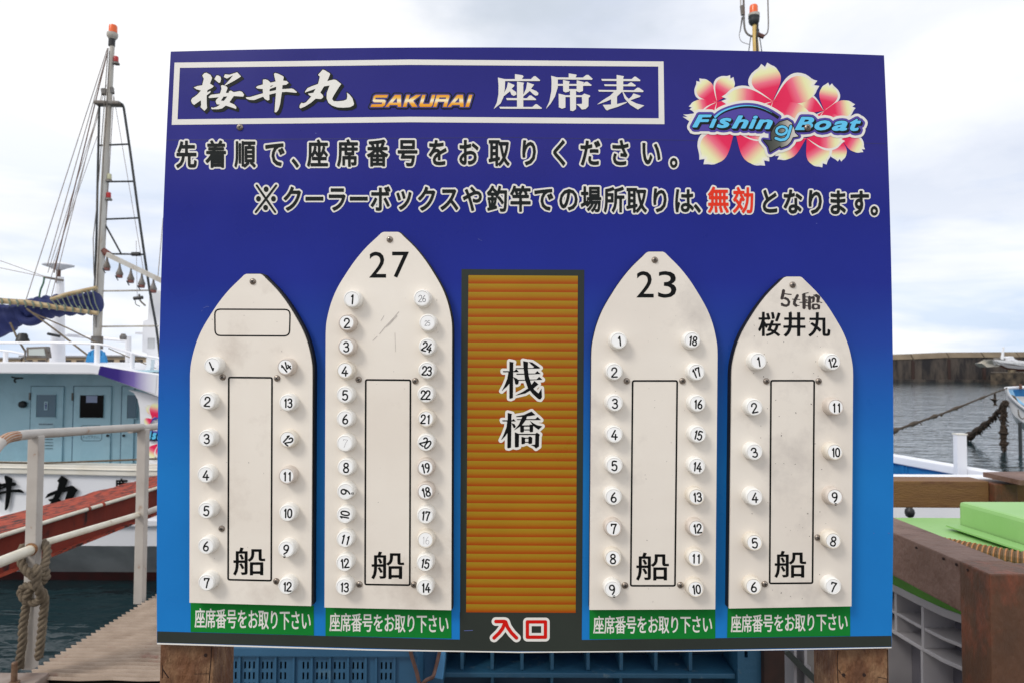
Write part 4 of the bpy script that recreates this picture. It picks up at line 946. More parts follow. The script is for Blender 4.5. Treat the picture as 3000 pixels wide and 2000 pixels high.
# ================================================================= GANGWAY, GIRDER
gx = -2.28
gw = thing('gangway', 'pale grey railed gangway with a ribbed grip deck leading to the boat', 'gangway', (gx + 0.5, 3.25, 0))
def dz_(Y): return 0.125 - 0.02 * (Y - 3.2)
rows = []; Yc = 3.22; pitch = 0.042
m_ = MB(); k = 0; rnd = random.Random(4)
while Yc < 8.9:
    for s_ in range(6):
        ph = s_ / 6; z = dz_(Yc) + 0.012 * math.sin(ph * 2 * math.pi) + rnd.uniform(-.0005, .0005)
        jag = 0.012 * math.sin(ph * 2 * math.pi)
        m_.v += [Vector((gx - jag, Yc + ph * pitch, z))] + [Vector((gx + 0.14 * q_, Yc + ph * pitch + 0.006 * math.sin(q_ * 2.6), z)) for q_ in range(1, 8)]
        k += 1
    Yc += pitch
m_.f = [[i * 8 + j, i * 8 + j + 1, (i + 1) * 8 + j + 1, (i + 1) * 8 + j] for i in range(k - 1) for j in range(7)]
part('deck', m_.out(), mDeckSteel, gw, smooth=True, ang=3)
part('side_beam', MB().obox((gx + 0.06, 3.3, 0.02), (gx + 0.06, 8.9, -0.09), 0.08, 0.16).out(), mDarkSteel, gw)
part('side_beam', MB().obox((gx + 0.92, 3.3, 0.02), (gx + 0.92, 8.9, -0.09), 0.08, 0.16).out(), mDarkSteel, gw)
part('end_channel', bx(gx + 0.03, gx + 0.98, 3.225, 3.28, -0.1, 0.10), mDarkSteel, gw)
def gpost(pxf, ybot, ytop, Y, w, d):
    a = P(pxf[0], 1500, Y); b_ = P(pxf[1], 1500, Y); zb = P(100, ybot, Y).z; zt = P(100, ytop, Y).z
    return part('post', bx(a.x, b_.x, Y, Y + d, zb, zt), mPipe, gw, bevel=0.005)
p1 = gpost((74.5, 107), 1962, 1276, 3.2, .05, .045); p2 = gpost((396, 422), 1768, 1256, 4.32, .05, .05)
p3 = gpost((560, 580), 1640, 1240, 5.6, .05, .05); p4 = gpost((690, 706), 1560, 1225, 7.2, .05, .05)
x1_ = P(100, 1270, 3.2)
tr_ = smooth_path([P(-40, 1400, 2.78), P(-25, 1335, 2.8), P(-5, 1303, 2.86), P(20, 1283, 2.93), P(55, 1275, 3.03), P(103, 1270, 3.22), P(200, 1264, 3.5), P(416, 1250, 4.34), P(470, 1247, 4.62), Vector((gx, 8.8, 1.08))], 6)
part('top_rail', MB().tube(tr_, 0.0225, 12).out(), mPipe, gw, smooth=True)
part('rust_patch', MB().tube(tr_[14:24], 0.0229, 12).out(), M('rail_rust', (176, 140, 110), 0.8, (150, 96, 62), 24, 0.7, bump=0.5, bs=90), gw, smooth=True)
part('middle_rail', MB().tube([P(-60, 1666, 2.86), P(0, 1645, 3.0), P(92, 1609, 3.2)], 0.0235, 12).out(), mPipeIv, gw, smooth=True)
part('middle_rail', MB().tube([P(112, 1594, 3.24), P(405, 1506, 4.33)], [0.0165, 0.017], 12).out(), mPipeIv, gw, smooth=True)
part('middle_rail', MB().tube([P(425, 1501, 4.36), P(470, 1485, 4.62), Vector((gx, 8.8, 0.5))], 0.019, 12).out(), mPipe, gw, smooth=True)
part('weld_rust', MB().lathe(P(90, 1608, 3.192), [(0.030, 0), (0.026, 0.012)], 12, Vector((0, 1, 0))).out(), M('weld_rust_brown', (158, 118, 78), 0.8, (120, 80, 50), 60, bump=0.8, bs=120), gw)

gd = thing('steel_girder', 'rusty red painted steel girder sloping past the white hull, ivory pipe along its edge', 'girder', (-3.9, 5, 0))
A1 = P(0, 1560, 4.9); B1_ = P(459, 1422, 7.4); dir_ = (B1_ - A1) / (B1_.y - A1.y)
g_a = A1 - dir_ * 2.0; g_b = B1_ + dir_ * 1.4
m_ = MB(); nseg = 40
for i in range(nseg + 1):
    p = g_a.lerp(g_b, i / nseg); jr = rnd.uniform(-.008, .008)
    m_.v += [p + Vector((0, 0, 0)), p + Vector((-0.42 + jr, 0, jr))]
m_.f = [[2 * i, 2 * i + 1, 2 * i + 3, 2 * i + 2][::-1] for i in range(nseg)]
m_.v += [p + Vector((0, 0, -0.02)) for p in m_.v[:]]; nb = 2 * (nseg + 1)
m_.f += [[2 * i + nb, 2 * i + 2 + nb, 2 * i + 3 + nb, 2 * i + 1 + nb][::-1] for i in range(nseg)] + [[2 * i, 2 * i + 2, 2 * i + 2 + nb, 2 * i + nb] for i in range(nseg)] + [[2 * i + 1, 2 * i + 1 + nb, 2 * i + 3 + nb, 2 * i + 3] for i in range(nseg)]
part('top_flange', m_.out(), mRustRed, gd)
off = Vector((-0.03, 0, 0))
part('web', MB().prism([g_a + off + Vector((0, 0, -0.021)), g_b + off + Vector((0, 0, -0.021)), g_b + off + Vector((0, 0, -0.30)), g_a + off + Vector((0, 0, -0.30))], (-0.02, 0, 0)).out(), mRustWeb, gd)
part('bottom_flange', MB().prism([g_a + Vector((0, 0, -0.30)), g_b + Vector((0, 0, -0.30)), g_b + Vector((-0.30, 0, -0.30)), g_a + Vector((-0.30, 0, -0.30))], (0, 0, -0.018)).out(), mRustRed, gd)
part('edge_pipe', MB().tube([g_a + Vector((0.035, 0, -0.012)), g_b + Vector((0.035, 0, -0.012))], 0.0165, 10).out(), mPipeIv, gd, smooth=True)
for t in (0.52, 0.56): part('pipe_clip', MB().tube([g_a.lerp(g_b, t) + Vector((0.035, 0, -0.012)), g_a.lerp(g_b, t + 0.006) + Vector((0.035, 0, -0.012))], 0.021, 10).out(), mRustRed, gd)

# rope knotted round the first post
def rope(paths, r, name, lab, cat='rope', pitch=0.085):
    t0 = thing(name, lab, cat, paths[0][0])
    for pth in paths:
        pts = smooth_path(pth, 10); fine = [pts[0]]
        for p in pts[1:]:
            while (p - fine[-1]).length > 0.007: fine.append(fine[-1] + (p - fine[-1]).normalized() * 0.007)
        up = None; sv = [[], [], []]; s_ = 0
        for i, p in enumerate(fine):
            d = (fine[min(i + 1, len(fine) - 1)] - fine[max(i - 1, 0)]).normalized()
            if up is None: up = d.orthogonal().normalized()
            up = (up - d * up.dot(d)).normalized(); sd = d.cross(up); s_ += 0.007
            for k_ in range(3):
                a = 2 * math.pi * (s_ / pitch + k_ / 3); sv[k_].append(p + (up * math.cos(a) + sd * math.sin(a)) * r * 0.52)
        for k_ in range(3): part('strand', MB().tube(sv[k_], r * 0.56, 7).out(), mRope, t0, smooth=True, ang=3)
    return t0
Z8 = lambda x, y, Y: P(20 + x / 3.5636, 1560 + y / 3.5636, Y)
rope([
 [Z8(385, 95, 3.27), Z8(415, 150, 3.24), Z8(420, 220, 3.22), Z8(400, 320, 3.19), Z8(365, 400, 3.16), Z8(330, 450, 3.14), Z8(300, 400, 3.12), Z8(315, 350, 3.12), Z8(322, 420, 3.10), Z8(310, 500, 3.10), Z8(330, 590, 3.10), Z8(355, 660, 3.13), Z8(330, 710, 3.15), Z8(270, 725, 3.16), Z8(180, 680, 3.16), Z8(150, 620, 3.17), Z8(165, 575, 3.17), Z8(215, 548, 3.16), Z8(280, 550, 3.15), Z8(350, 590, 3.15), Z8(388, 660, 3.16), Z8(390, 760, 3.17), Z8(375, 900, 3.18), Z8(368, 1000, 3.18), Z8(350, 1150, 3.18), Z8(330, 1320, 3.19)],
 [Z8(180, 130, 3.26), Z8(150, 200, 3.22), Z8(145, 280, 3.18), Z8(185, 370, 3.16), Z8(245, 430, 3.15), Z8(310, 480, 3.14), Z8(380, 500, 3.15), Z8(412, 450, 3.17), Z8(395, 360, 3.19)],
 [Z8(255, 580, 3.15), Z8(220, 640, 3.15), Z8(205, 740, 3.17), Z8(185, 860, 3.17), Z8(165, 1000, 3.17), Z8(165, 1130, 3.17), Z8(145, 1250, 3.17), Z8(135, 1340, 3.17), Z8(130, 1420, 3.18)],
], 0.0125 * 1.45, 'knotted_rope', 'weathered brown rope knotted round the nearest gangway post, both ends hanging')

mp0 = PZ(135, 1975, 0.13)
sp_ = thing('base_plate', 'brown steel base plate with upright bolt in the bottom left corner', 'steel plate', (-2.6, 3.2, 0))
part('plate', bx(P(-150, 1980, 3.2).x, P(128, 1985, 3.2).x, 3.05, 3.24, 0.0, P(100, 1980, 3.2).z), mPlateSteel, sp_, bevel=0.006)
bc = P(32, 1990, 3.1); bo = part('bolt', MB().lathe((bc.x, 3.12, P(32, 2000, 3.1).z - 0.02), [(0.0125, 0), (0.0125, 0.1), (0.010, 0.105)], 12).out(), mBolt, sp_)
part('nut', MB().lathe((bc.x, 3.12, P(100, 1985, 3.2).z), [(0.024, 0), (0.024, 0.02), (0.02, 0.023)], 6).out(), mBolt, sp_)

# ================================================================= PEN OF TIMBER RAILS, TANKS (right)
zt = 1.115
fr = thing('timber_fence', 'brown painted timber post and rail pen at right edge around the tanks', 'fence', (1.4, 2.2, 0))
pf = PZ(2900, 1680, zt); px0 = pf.x
part('post', bx(px0, px0 + 0.125, pf.y, pf.y + 0.108, 0, zt), mRustWood, fr, bevel=0.004)
xr0 = PZ(2612, 1560, zt).x; xr1 = PZ(2612, 1516, zt).x
m_ = MB().obox((px0 + 0.06, pf.y + 0.110, zt - 0.064), ((xr0 + xr1) / 2, 2.84, zt - 0.064), 0.118, 0.126)
part('rail', m_.out(), mRailWood, fr, bevel=0.004)
yfr = PZ(2700, 1408, zt).y
part('rail', bx(0.9, 2.02, yfr, yfr + 0.12, zt - 0.112, zt), mRailWood2, fr, bevel=0.004)
part('post', bx(2.024, 2.12, yfr - 0.03, yfr + 0.1, 0, zt - 0.006), mRustWood, fr, bevel=0.004)
part('rail', bx(2.124, 3.2, yfr + 0.01, yfr + 0.13, zt - 0.115, zt - 0.003), mRailWood2, fr, bevel=0.004)
part('post', bx(1.0, 1.1, yfr + 0.13, yfr + 0.22, 0, zt - 0.01), mRustWood, fr)
part('rail', bx(px0 + 0.128, 2.4, pf.y - 0.002, pf.y + 0.105, zt - 0.12, zt - 0.003), mRustWood, fr, bevel=0.004)
for (x, y) in ((2683, 1603), (2762, 1635), (2800, 1652), (2834, 1668)):
    d = ray(x, y); xx = xr0 + (px0 - xr0) * min(1, (x - 2612) / 200.0) - 0.0015; p = EYE + d * (xx / d.x)
    part('nail', MB().lathe(p, [(0.0035, 0), (0.0035, 0.003)], 8, Vector((1, 0, 0))).out(), mCrack, fr)
lp = MB().prism([PZ(2880, 1395, 1.125), PZ(2990, 1420, 1.125), PZ(3080, 1420, 1.125), PZ(3000, 1393, 1.125)], (0, 0, 0.02))
pk = part('loose_plank', lp.out(), mRailWood); tag(pk, 'grey brown plank lying across the far rail of the pen at right edge', 'plank')

tk = thing('fish_tank', 'grey plastic tank with ribbed side, standing inside the timber pen under a green lid', 'tank', (1.7, 2.3, 0))
# near-left side of the tank: plan curve
side = [(1.255, 2.75), (1.268, 2.55), (1.282, 2.35), (1.295, 2.2), (1.31, 2.1), (1.335, 2.03), (1.37, 1.99), (1.42, 1.97), (1.6, 1.96), (2.4, 1.96)]
def wallstrip(pl_, z0, z1, din):
    m_ = MB(); n = len(pl_)
    for (x, y) in pl_: m_.v += [Vector((x, y, z0)), Vector((x, y, z1)), Vector((x + din, y + (din if x > 1.4 else 0), z1)), Vector((x + din, y + (din if x > 1.4 else 0), z0))]
    for i in range(n - 1):
        for j in range(4): a = i * 4 + j; b_ = i * 4 + (j + 1) % 4; m_.f.append([a, a + 4, b_ + 4, b_])
    m_.f.append([0, 1, 2, 3]); e_ = (n - 1) * 4; m_.f.append([e_ + 3, e_ + 2, e_ + 1, e_]); return m_
inn = [(x + 0.09, y + 0.05) for x, y in side]
part('tank_wall', wallstrip(inn, 0.05, 0.87, 0.03).out(), M('tank_inner_grey', (128, 124, 130), 0.6, (108, 104, 112), 5), tk)
for z0, z1 in ((0.842, 0.868), (0.770, 0.781), (0.703, 0.716), (0.1, 0.13)):
    part('rib', wallstrip(side, z0, z1, 0.12).out(), mGreyPlastic, tk, bevel=0.003)
for (x, y) in ((1.262, 2.62), (1.275, 2.46), (1.286, 2.31), (1.298, 2.18), (1.345, 2.02)):
    part('rib', bx(x, x + 0.1, y - 0.007, y + 0.007, 0.717, 0.841), mGreyPlastic, tk)
for (x, y) in ((1.278, 2.38), (1.295, 2.19), (1.345, 2.02)): part('rib', bx(x + .005, x + 0.1, y - 0.006, y + 0.006, 0.13, 0.702), mGreyPlastic, tk)
ld = thing('tank_lid', 'flat light green tank lid with a curved dark green lip beyond the timber rail', 'lid', (1.8, 2.4, 0.87))
part('lid_lip', wallstrip([(x - 0.012, y - 0.01) for x, y in side], 0.872, 0.908, 0.14).out(), mGreenLip, ld, bevel=0.006)
part('lid_top', MB().prism([(1.24, 2.74, 1.0), (1.27, 2.3, 1.0), (1.30, 2.06, 1.0), (1.40, 1.97, 1.0), (2.5, 1.95, 1.0), (2.5, 2.74, 1.0)][::-1], (0, 0, -0.09)).out(), mGreenLid, ld, bevel=0.01)
hb = thing('hatch_cover', 'raised light green box hatch sitting on the tank lid at right edge', 'hatch', (2.0, 2.1, 1.0))
cA = PZ(2808, 1468, 1.10); cB = PZ(3000, 1521, 1.10)
part('hatch_box', MB().prism([(cA.x, cA.y, 1.004), (cB.x + 0.03, cB.y - 0.25, 1.004), (2.9, cB.y - 0.25, 1.004), (2.9, cA.y + 0.02, 1.004)], (0, 0, 0.098)).out(), mGreenLid, hb, bevel=0.014)
part('hatch_flange', MB().prism([(cA.x - 0.06, cA.y - 0.02, 1.0125), (cB.x - 0.035, cB.y - 0.3, 1.0125), (cB.x + 0.02, cB.y - 0.3, 1.0125), (cA.x - 0.004, cA.y + 0.0, 1.0125)], (0, 0, 0.006)).out(), mGreenLid, hb)
hs = thing('corrugated_hose', 'brown corrugated hose with orange rings lying beside the green hatch', 'hose', (1.5, 2.1, 1.03))
hpth = smooth_path([(1.30, 2.30, 1.03), (1.40, 2.17, 1.03), (1.50, 2.05, 1.03), (1.62, 1.98, 1.03), (1.80, 1.95, 1.03), (2.1, 1.94, 1.03)], 12)
fine = [hpth[0]]
for p in hpth[1:]:
    while (p - fine[-1]).length > 0.0035: fine.append(fine[-1] + (p - fine[-1]).normalized() * 0.0035)
part('hose_body', MB().tube(fine, [0.0235 + 0.0022 * (1 if (i % 4) < 2 else -1) for i in range(len(fine))], 12).out(), mHose, hs)
for i in range(2, len(fine) - 2, 4): part('hose_ring', MB().tube([fine[i - 1], fine[i]], 0.0268, 12).out(), mHoseRing, hs) if i < 4 * 70 else None

# ================================================================= CRATES UNDER THE SIGN
def holed(x0, x1, z0, z1, y, holes, th, extra_x=(), extra_z=()):
    "flat panel with rectangular slots, th thick"
    X = sorted({x0, x1, *[h[0] for h in holes], *[h[1] for h in holes]}); Z = sorted({z0, z1, *[h[2] for h in holes], *[h[3] for h in holes]})
    m_ = MB()
    cell = lambda i, j: not any(h[0] - 1e-9 <= (X[i] + X[i + 1]) / 2 <= h[1] + 1e-9 and h[2] - 1e-9 <= (Z[j] + Z[j + 1]) / 2 <= h[3] + 1e-9 for h in holes)
    for i in range(len(X) - 1):
        for j in range(len(Z) - 1):
            if not cell(i, j): continue
            b0 = len(m_.v); m_.v += [Vector((a, yy, c)) for yy in (y, y + th) for (a, c) in ((X[i], Z[j]), (X[i + 1], Z[j]), (X[i + 1], Z[j + 1]), (X[i], Z[j + 1]))]
            m_.f += [[b0, b0 + 1, b0 + 2, b0 + 3], [b0 + 7, b0 + 6, b0 + 5, b0 + 4]]
            for (di, dj, q_) in ((-1, 0, (0, 3, 7, 4)), (1, 0, (1, 5, 6, 2)), (0, -1, (0, 4, 5, 1)), (0, 1, (3, 2, 6, 7))):
                ii, jj = i + di, j + dj
                if ii < 0 or jj < 0 or ii >= len(X) - 1 or jj >= len(Z) - 1 or not cell(ii, jj): m_.f.append([b0 + k_ for k_ in q_])
    return m_
YCR = 1.62
ct = thing('blue_crate', 'light blue slotted plastic crate with a brown wire bail, behind the sign legs', 'crate', (P(900, 1950, YCR).x, YCR + 0.2, 0.0))
cx0 = P(610, 1950, YCR).x; cx1 = P(1218, 1950, YCR).x
ribs = [704, 757, 809, 862, 915, 968, 1021, 1073, 1103, 1157]
zrow = [(P(900, 1958, YCR).z, P(900, 1937, YCR).z), (P(900, 1989, YCR).z, P(900, 1968, YCR).z), (P(900, 2020, YCR).z, P(900, 1999, YCR).z)]
holes = []
for gx_ in ((678, 691), (718, 731, 744), (770, 783, 796), (823, 836), (889, 902), (929, 943, 956), (981, 995, 1008), (1035, 1048, 1062), (1118, 1131, 1145)):
    for h in gx_:
        xx = P(h, 1950, YCR).x
        for (za_, zb_) in zrow: holes.append((xx - 0.0022, xx + 0.0022, za_, zb_))
ztop = P(900, 1917, YCR).z
part('front_panel', holed(cx0, cx1, 0.42, ztop, YCR, holes, 0.003).out(), mBlueCrate, ct)
for r_ in ribs:
    x = P(r_, 1950, YCR).x; part('rib', bx(x - 0.0025, x + 0.0025, YCR - 0.006, YCR - 0.0005, 0.42, ztop), mBlueCrate, ct)
part('rim', bx(cx0 - 0.01, P(1225, 1917, YCR).x, YCR - 0.012, YCR + 0.012, ztop, ztop + 0.022), mBlueCrate, ct, bevel=0.003)
part('added_shade_lid', bx(cx0, cx1, YCR + 0.013, YCR + 0.38, ztop, ztop + 0.02), mBlueCrate, ct)  # added unseen lid, keeps light out of the crate interior
part('slot_shade_sheet', bx(cx0 + 0.01, cx1 - 0.01, YCR + 0.03, YCR + 0.035, 0.43, ztop - 0.002), M('crate_shadowed_inner', (16, 24, 30), 0.8), ct)  # dark sheet behind the slots, interior shade put into its colour
part('back_panel', bx(cx0, cx1, YCR + 0.38, YCR + 0.384, 0.42, ztop), mBlueCrate, ct); part('side_panel', bx(cx0 - 0.004, cx0, YCR, YCR + 0.38, 0.42, ztop), mBlueCrate, ct)
part('side_panel', bx(cx1, cx1 + 0.004, YCR, YCR + 0.38, 0.42, ztop + 0.01), mBlueCrate, ct); part('floor', bx(cx0, cx1, YCR, YCR + 0.38, 0.42, 0.425), mBlueCrate, ct)
part('corner_gusset', MB().prism([P(1236, 1900, YCR + .12), P(1303, 1900, YCR + .12), P(1302, 1925, YCR + .12), P(1298, 2010, YCR + .12), P(1232, 2010, YCR + .12), P(1240, 1960, YCR + .12)], (0, 0.15, 0)).out(), mBlueCrate, ct, bevel=0.004)
part('corner_post', MB().prism([P(1282, 1896, YCR + .1), P(1303, 1896, YCR + .1), P(1303, 1935, YCR + .1), P(1297, 1990, YCR + .1), P(1270, 1985, YCR + .1)], (0, 0.03, 0)).out(), M('crate_bright_blue', (92, 156, 200), 0.5), ct, bevel=0.003)
part('wire_bail', MB().tube(smooth_path([P(1200, 1895, YCR - .02), P(1206, 1920, YCR - .02), P(1220, 1965, YCR - .02), P(1231, 2003, YCR - .02), P(1250, 1990, YCR - .02), P(1268, 1981, YCR), P(1275, 1960, YCR + .02), P(1286, 1915, YCR + .03), P(1288, 1890, YCR + .03)], 4), 0.0045, 8).out(), mRustRod, ct, smooth=True)
part('lower_crate_wall', bx(cx0 + 0.01, cx1 - 0.01, YCR + 0.01, YCR + 0.36, 0.0, 0.415), mBlueCrate, ct)

YT = 1.80
tt = thing('blue_container', 'large teal blue ribbed plastic container standing behind the middle of the sign', 'container', (P(1750, 1950, YT).x, YT + 0.3, 0))
xa = P(1290, 1950, YT).x; xb = P(2235, 1950, YT).x; zs = P(1750, 1966, YT).z
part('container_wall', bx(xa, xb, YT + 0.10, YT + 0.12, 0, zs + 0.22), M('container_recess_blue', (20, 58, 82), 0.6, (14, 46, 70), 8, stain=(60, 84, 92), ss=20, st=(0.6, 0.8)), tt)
part('rib', bx(xa, P(2148, 1950, YT).x, YT - 0.02, YT + 0.098, zs - 0.008, zs + 0.005), mBlueTub, tt, bevel=0.003)
part('rib', bx(xa, P(2148, 1950, YT).x, YT - 0.0, YT + 0.098, zs - 0.14, zs - 0.128), mBlueTub, tt, bevel=0.003)
for i, r_ in enumerate((1354, 1442, 1529, 1617, 1722, 1819, 1920, 2021)):
    x = P(r_, 1935, YT).x; part('rib', bx(x - 0.0045, x + 0.0045, YT - 0.008, YT + 0.098, zs + 0.006, zs + 0.19), mBlueTub, tt, bevel=0.002)
for r_ in (1442, 1617, 1819, 2021):
    x = P(r_, 1985, YT).x; part('rib', bx(x - 0.004, x + 0.004, YT, YT + 0.098, zs - 0.127, zs - 0.009), mBlueTub, tt, bevel=0.002)
xc = P(2150, 1950, YT).x
part('corner_block', holed(xc, xb, 0, zs + 0.19, YT - 0.03, [(P(2181, 1900, YT - .03).x, P(2191, 1900, YT - .03).x, P(2185, 1925, YT - .03).z, P(2185, 1890, YT - .03).z)], 0.12).out(), mBlueTub, tt)
part('container_top', bx(xa, xb, YT - 0.01, YT + 0.6, zs + 0.19, zs + 0.2), mBlueTub, tt)
dk = part('dark_post', bx(P(2238, 1950, 1.75).x, P(2300, 1950, 1.75).x, 1.75, 1.83, 0, 0.98), M('dark_timber', (34, 22, 16), 0.8, (52, 30, 22), 20), bevel=0.003)
tag(dk, 'dark brown timber upright between the blue container and the right sign leg', 'post')
gc = thing('grey_crate', 'grey slatted plastic crate glimpsed between the dark upright and right sign leg', 'crate', (1.05, 2.1, 0))
part('back_panel', bx(0.84, 1.12, 2.1, 2.11, 0.3, 0.9), M('grey_crate_back', (150, 146, 142), 0.6, (128, 122, 118), 8), gc)
part('diagonal_edge', MB().prism([P(2296, 1912, 2.0), P(2312, 1905, 2.0), P(2400, 1990, 2.0), P(2400, 2015, 2.0)], (0, 0.05, 0)).out(), M('crate_edge_dark', (58, 64, 60), 0.7), gc)
for x in (2318, 2348): part('upright_rib', bx(P(x, 1950, 2.05).x - 0.004, P(x, 1950, 2.05).x + 0.004, 2.02, 2.09, 0.4, 0.9), mGreyPlastic, gc)
for x, y in ((2330, 1924), (2362, 1953)): part('step_rib', MB().prism([P(x - 12, y, 2.08), P(x + 14, y, 2.08), P(x + 14, y + 16, 2.04)], (0, 0.02, 0)).out(), mGreyPlastic, gc)

# ================================================================= THE SIGN
nb = thing('notice_board', 'large blue seating chart sign with four white boat plates on timber legs', 'sign', (0.024, 1.15, 0))
tl, tr, br, bl = (500, 152), (2590, 163), (2612, 1897), (460, 1885)
# panel corners on the face plane, straight edges in the board's own plane
ct_ = [onb(*p) for p in (tl, tr, br, bl)]
xl = (ct_[0].x + ct_[3].x) / 2; xr = (ct_[1].x + ct_[2].x) / 2; ztp = (ct_[0].z + ct_[1].z) / 2; zbt = (ct_[2].z + ct_[3].z) / 2
print('board corners', [tuple(round(k, 4) for k in c) for c in ct_])
nx, nz_ = 32, 26; m_ = MB()
for lay in (0, 1):
    for j in range(nz_ + 1):
        for i in range(nx + 1):
            s_, t = i / nx, j / nz_
            x = (ct_[3].x * (1 - s_) + ct_[2].x * s_) * (1 - t) + (ct_[0].x * (1 - s_) + ct_[1].x * s_) * t
            z = (ct_[3].z * (1 - s_) + ct_[2].z * s_) * (1 - t) + (ct_[0].z * (1 - s_) + ct_[1].z * s_) * t
            m_.v.append(Vector((x, surf(x, z) + lay * 0.004, z)))
NN = (nx + 1) * (nz_ + 1)
for j in range(nz_):
    for i in range(nx):
        a = j * (nx + 1) + i; m_.f.append([a, a + 1, a + nx + 2, a + nx + 1]); m_.f.append([NN + a, NN + a + nx + 1, NN + a + nx + 2, NN + a + 1])
for i in range(nx):
    m_.f.append([i + 1, i, NN + i, NN + i + 1]); a = nz_ * (nx + 1) + i; m_.f.append([a, a + 1, NN + a + 1, NN + a])
for j in range(nz_):
    a = j * (nx + 1); b_ = a + nx + 1; m_.f.append([a, b_, NN + b_, NN + a]); a += nx; b_ += nx; m_.f.append([b_, a, NN + a, NN + b_])
panel = part('panel', m_.out(), mBoard, nb)
def pr(name, sh, mat, lift, parent=None, label=None): return part(name, boardmesh(sh, lift), mat, parent or nb, label=label)
L1, L2, L3, L4, L5 = 0.0003, 0.0006, 0.0009, 0.0012, 0.0015
# legs
wl = P(469, 1890, 1.163); wr = P(626, 1890, 1.163)
lg1 = part('leg', bx(wl.x, wr.x, 1.163, 1.25, 0.0, 2.02), mWood, nb, bevel=0.003)
w2 = P(2449, 1900, 1.163); w3 = P(2604, 1900, 1.163)
lg2 = part('leg', bx(w2.x, w3.x, 1.163, 1.25, 0.0, 2.02), mWood, nb, bevel=0.003)
def leg_crack(px, parent):
    for pts, r_ in px: part('crack', tb([P(x, y, 1.1628) for x, y in pts], r_ * 0.7, 5), mCrack, parent)
leg_crack([([(620, 1894), (618, 1930), (614, 1975), (611, 2010)], 0.0011), ([(475, 1946), (476, 1965), (475, 1985)], 0.0008), ([(476, 1958), (484, 1970), (494, 1984)], 0.0013), ([(570, 1973), (612, 1972)], 0.0006)], lg1)
leg_crack([([(2455, 1905), (2453, 1940), (2454, 1975), (2456, 2010)], 0.0009), ([(2456, 1960), (2470, 1980), (2477, 1984)], 0.0008), ([(2600, 1902), (2601, 1960), (2600, 2005)], 0.0010), ([(2572, 1982), (2590, 1985), (2602, 1989)], 0.0008)], lg2)
for (x, y) in ((2472, 1976), (2532, 1976), (602, 1918)): part('knot', MB().lathe(P(x, y, 1.1622), [(0.003, 0), (0.003, 0.002)], 8, Vector((0, 1, 0))).out(), mCrack, lg2 if x > 2000 else lg1)
# grey base band, white bottom edge, pier panel
pr('base_band', merge(quadgrid(((460.5, 1848), (1347, 1872), (1347, 1905), (460.3, 1881)), 50), quadgrid(((1704, 1873), (2611.5, 1861), (2611.8, 1893), (1704, 1907)), 50), quadgrid(((1347, 1792), (1705, 1794), (1704, 1907), (1347, 1905)), 50)), mGrey, L1)
pr('bare_edge', merge(quadgrid(((460.1, 1881.6), (1080, 1900), (1080, 1904), (460, 1886)), 40), quadgrid(((1080, 1900), (1520, 1907.5), (1520, 1911), (1080, 1904)), 40), quadgrid(((1520, 1907.5), (2050, 1904), (2050, 1907), (1520, 1911)), 40), quadgrid(((2050, 1904), (2611.9, 1894), (2612, 1897), (2050, 1907)), 40)), mWhite, L2)
pier = pr('pier_panel', quadgrid(((1352, 789), (1712, 791), (1705, 1795), (1348, 1793)), 50), mGrey, L1)
pl_ = pr('printed_slats', quadgrid(((1372.4, 806.5), (1693, 808.5), (1686.6, 1793.7), (1365.5, 1792)), 25), mSlats, L2, pier)
za_ = onb(1530, 807.5).z; zb_ = onb(1530, 1793).z
for n_ in mSlats.node_tree.nodes:
    if n_.type == 'MAP_RANGE' and not n_.clamp: n_.inputs['From Min'].default_value = zb_; n_.inputs['From Max'].default_value = zb_ + (za_ - zb_) / 40
# seam in the vinyl
pr('vinyl_seam', merge(quadgrid(((487, 410.6), (1500, 403), (1500, 404.3), (487, 412)), 40), quadgrid(((1500, 403), (2597, 421), (2597, 422.4), (1500, 404.3)), 40)), mSeam, 0.00018)
# title frame
pr('title_frame', merge(quadgrid(((511.3, 184.4), (1200, 175.2), (1200, 191), (527, 199.8)), 40), quadgrid(((1200, 175.2), (1944, 181), (1928.5, 196), (1200, 191)), 40), quadgrid(((520, 350.5), (1200, 343), (1200, 359), (503, 366.7)), 40), quadgrid(((1200, 343), (1930, 347.5), (1946.6, 364.7), (1200, 359)), 40),
   quadgrid(((511.3, 184.4), (527, 199.8), (520, 350.5), (503, 366.7)), 40), quadgrid(((1928.5, 196), (1944, 181), (1946.6, 364.7), (1930, 347.5)), 40)), mWhite, L1)
br_all = merge(BR_SAKURA, BR_I, BR_MARU)
tt1 = pr('title_lettering', br_all, mWhite, L3, label='white brush lettering with dark drop shadow')
pr('lettering_shadow', U([move(grow(s_, 2.6), d_, d_) for s_ in (BR_SAKURA, BR_I, BR_MARU) for d_ in (0, 3, 6)]), mInk, L1 + 0.0001, tt1)
Z49 = lambda pts: [(1430 + x / 4.9, 200 + y / 4.9) for x, y in pts]
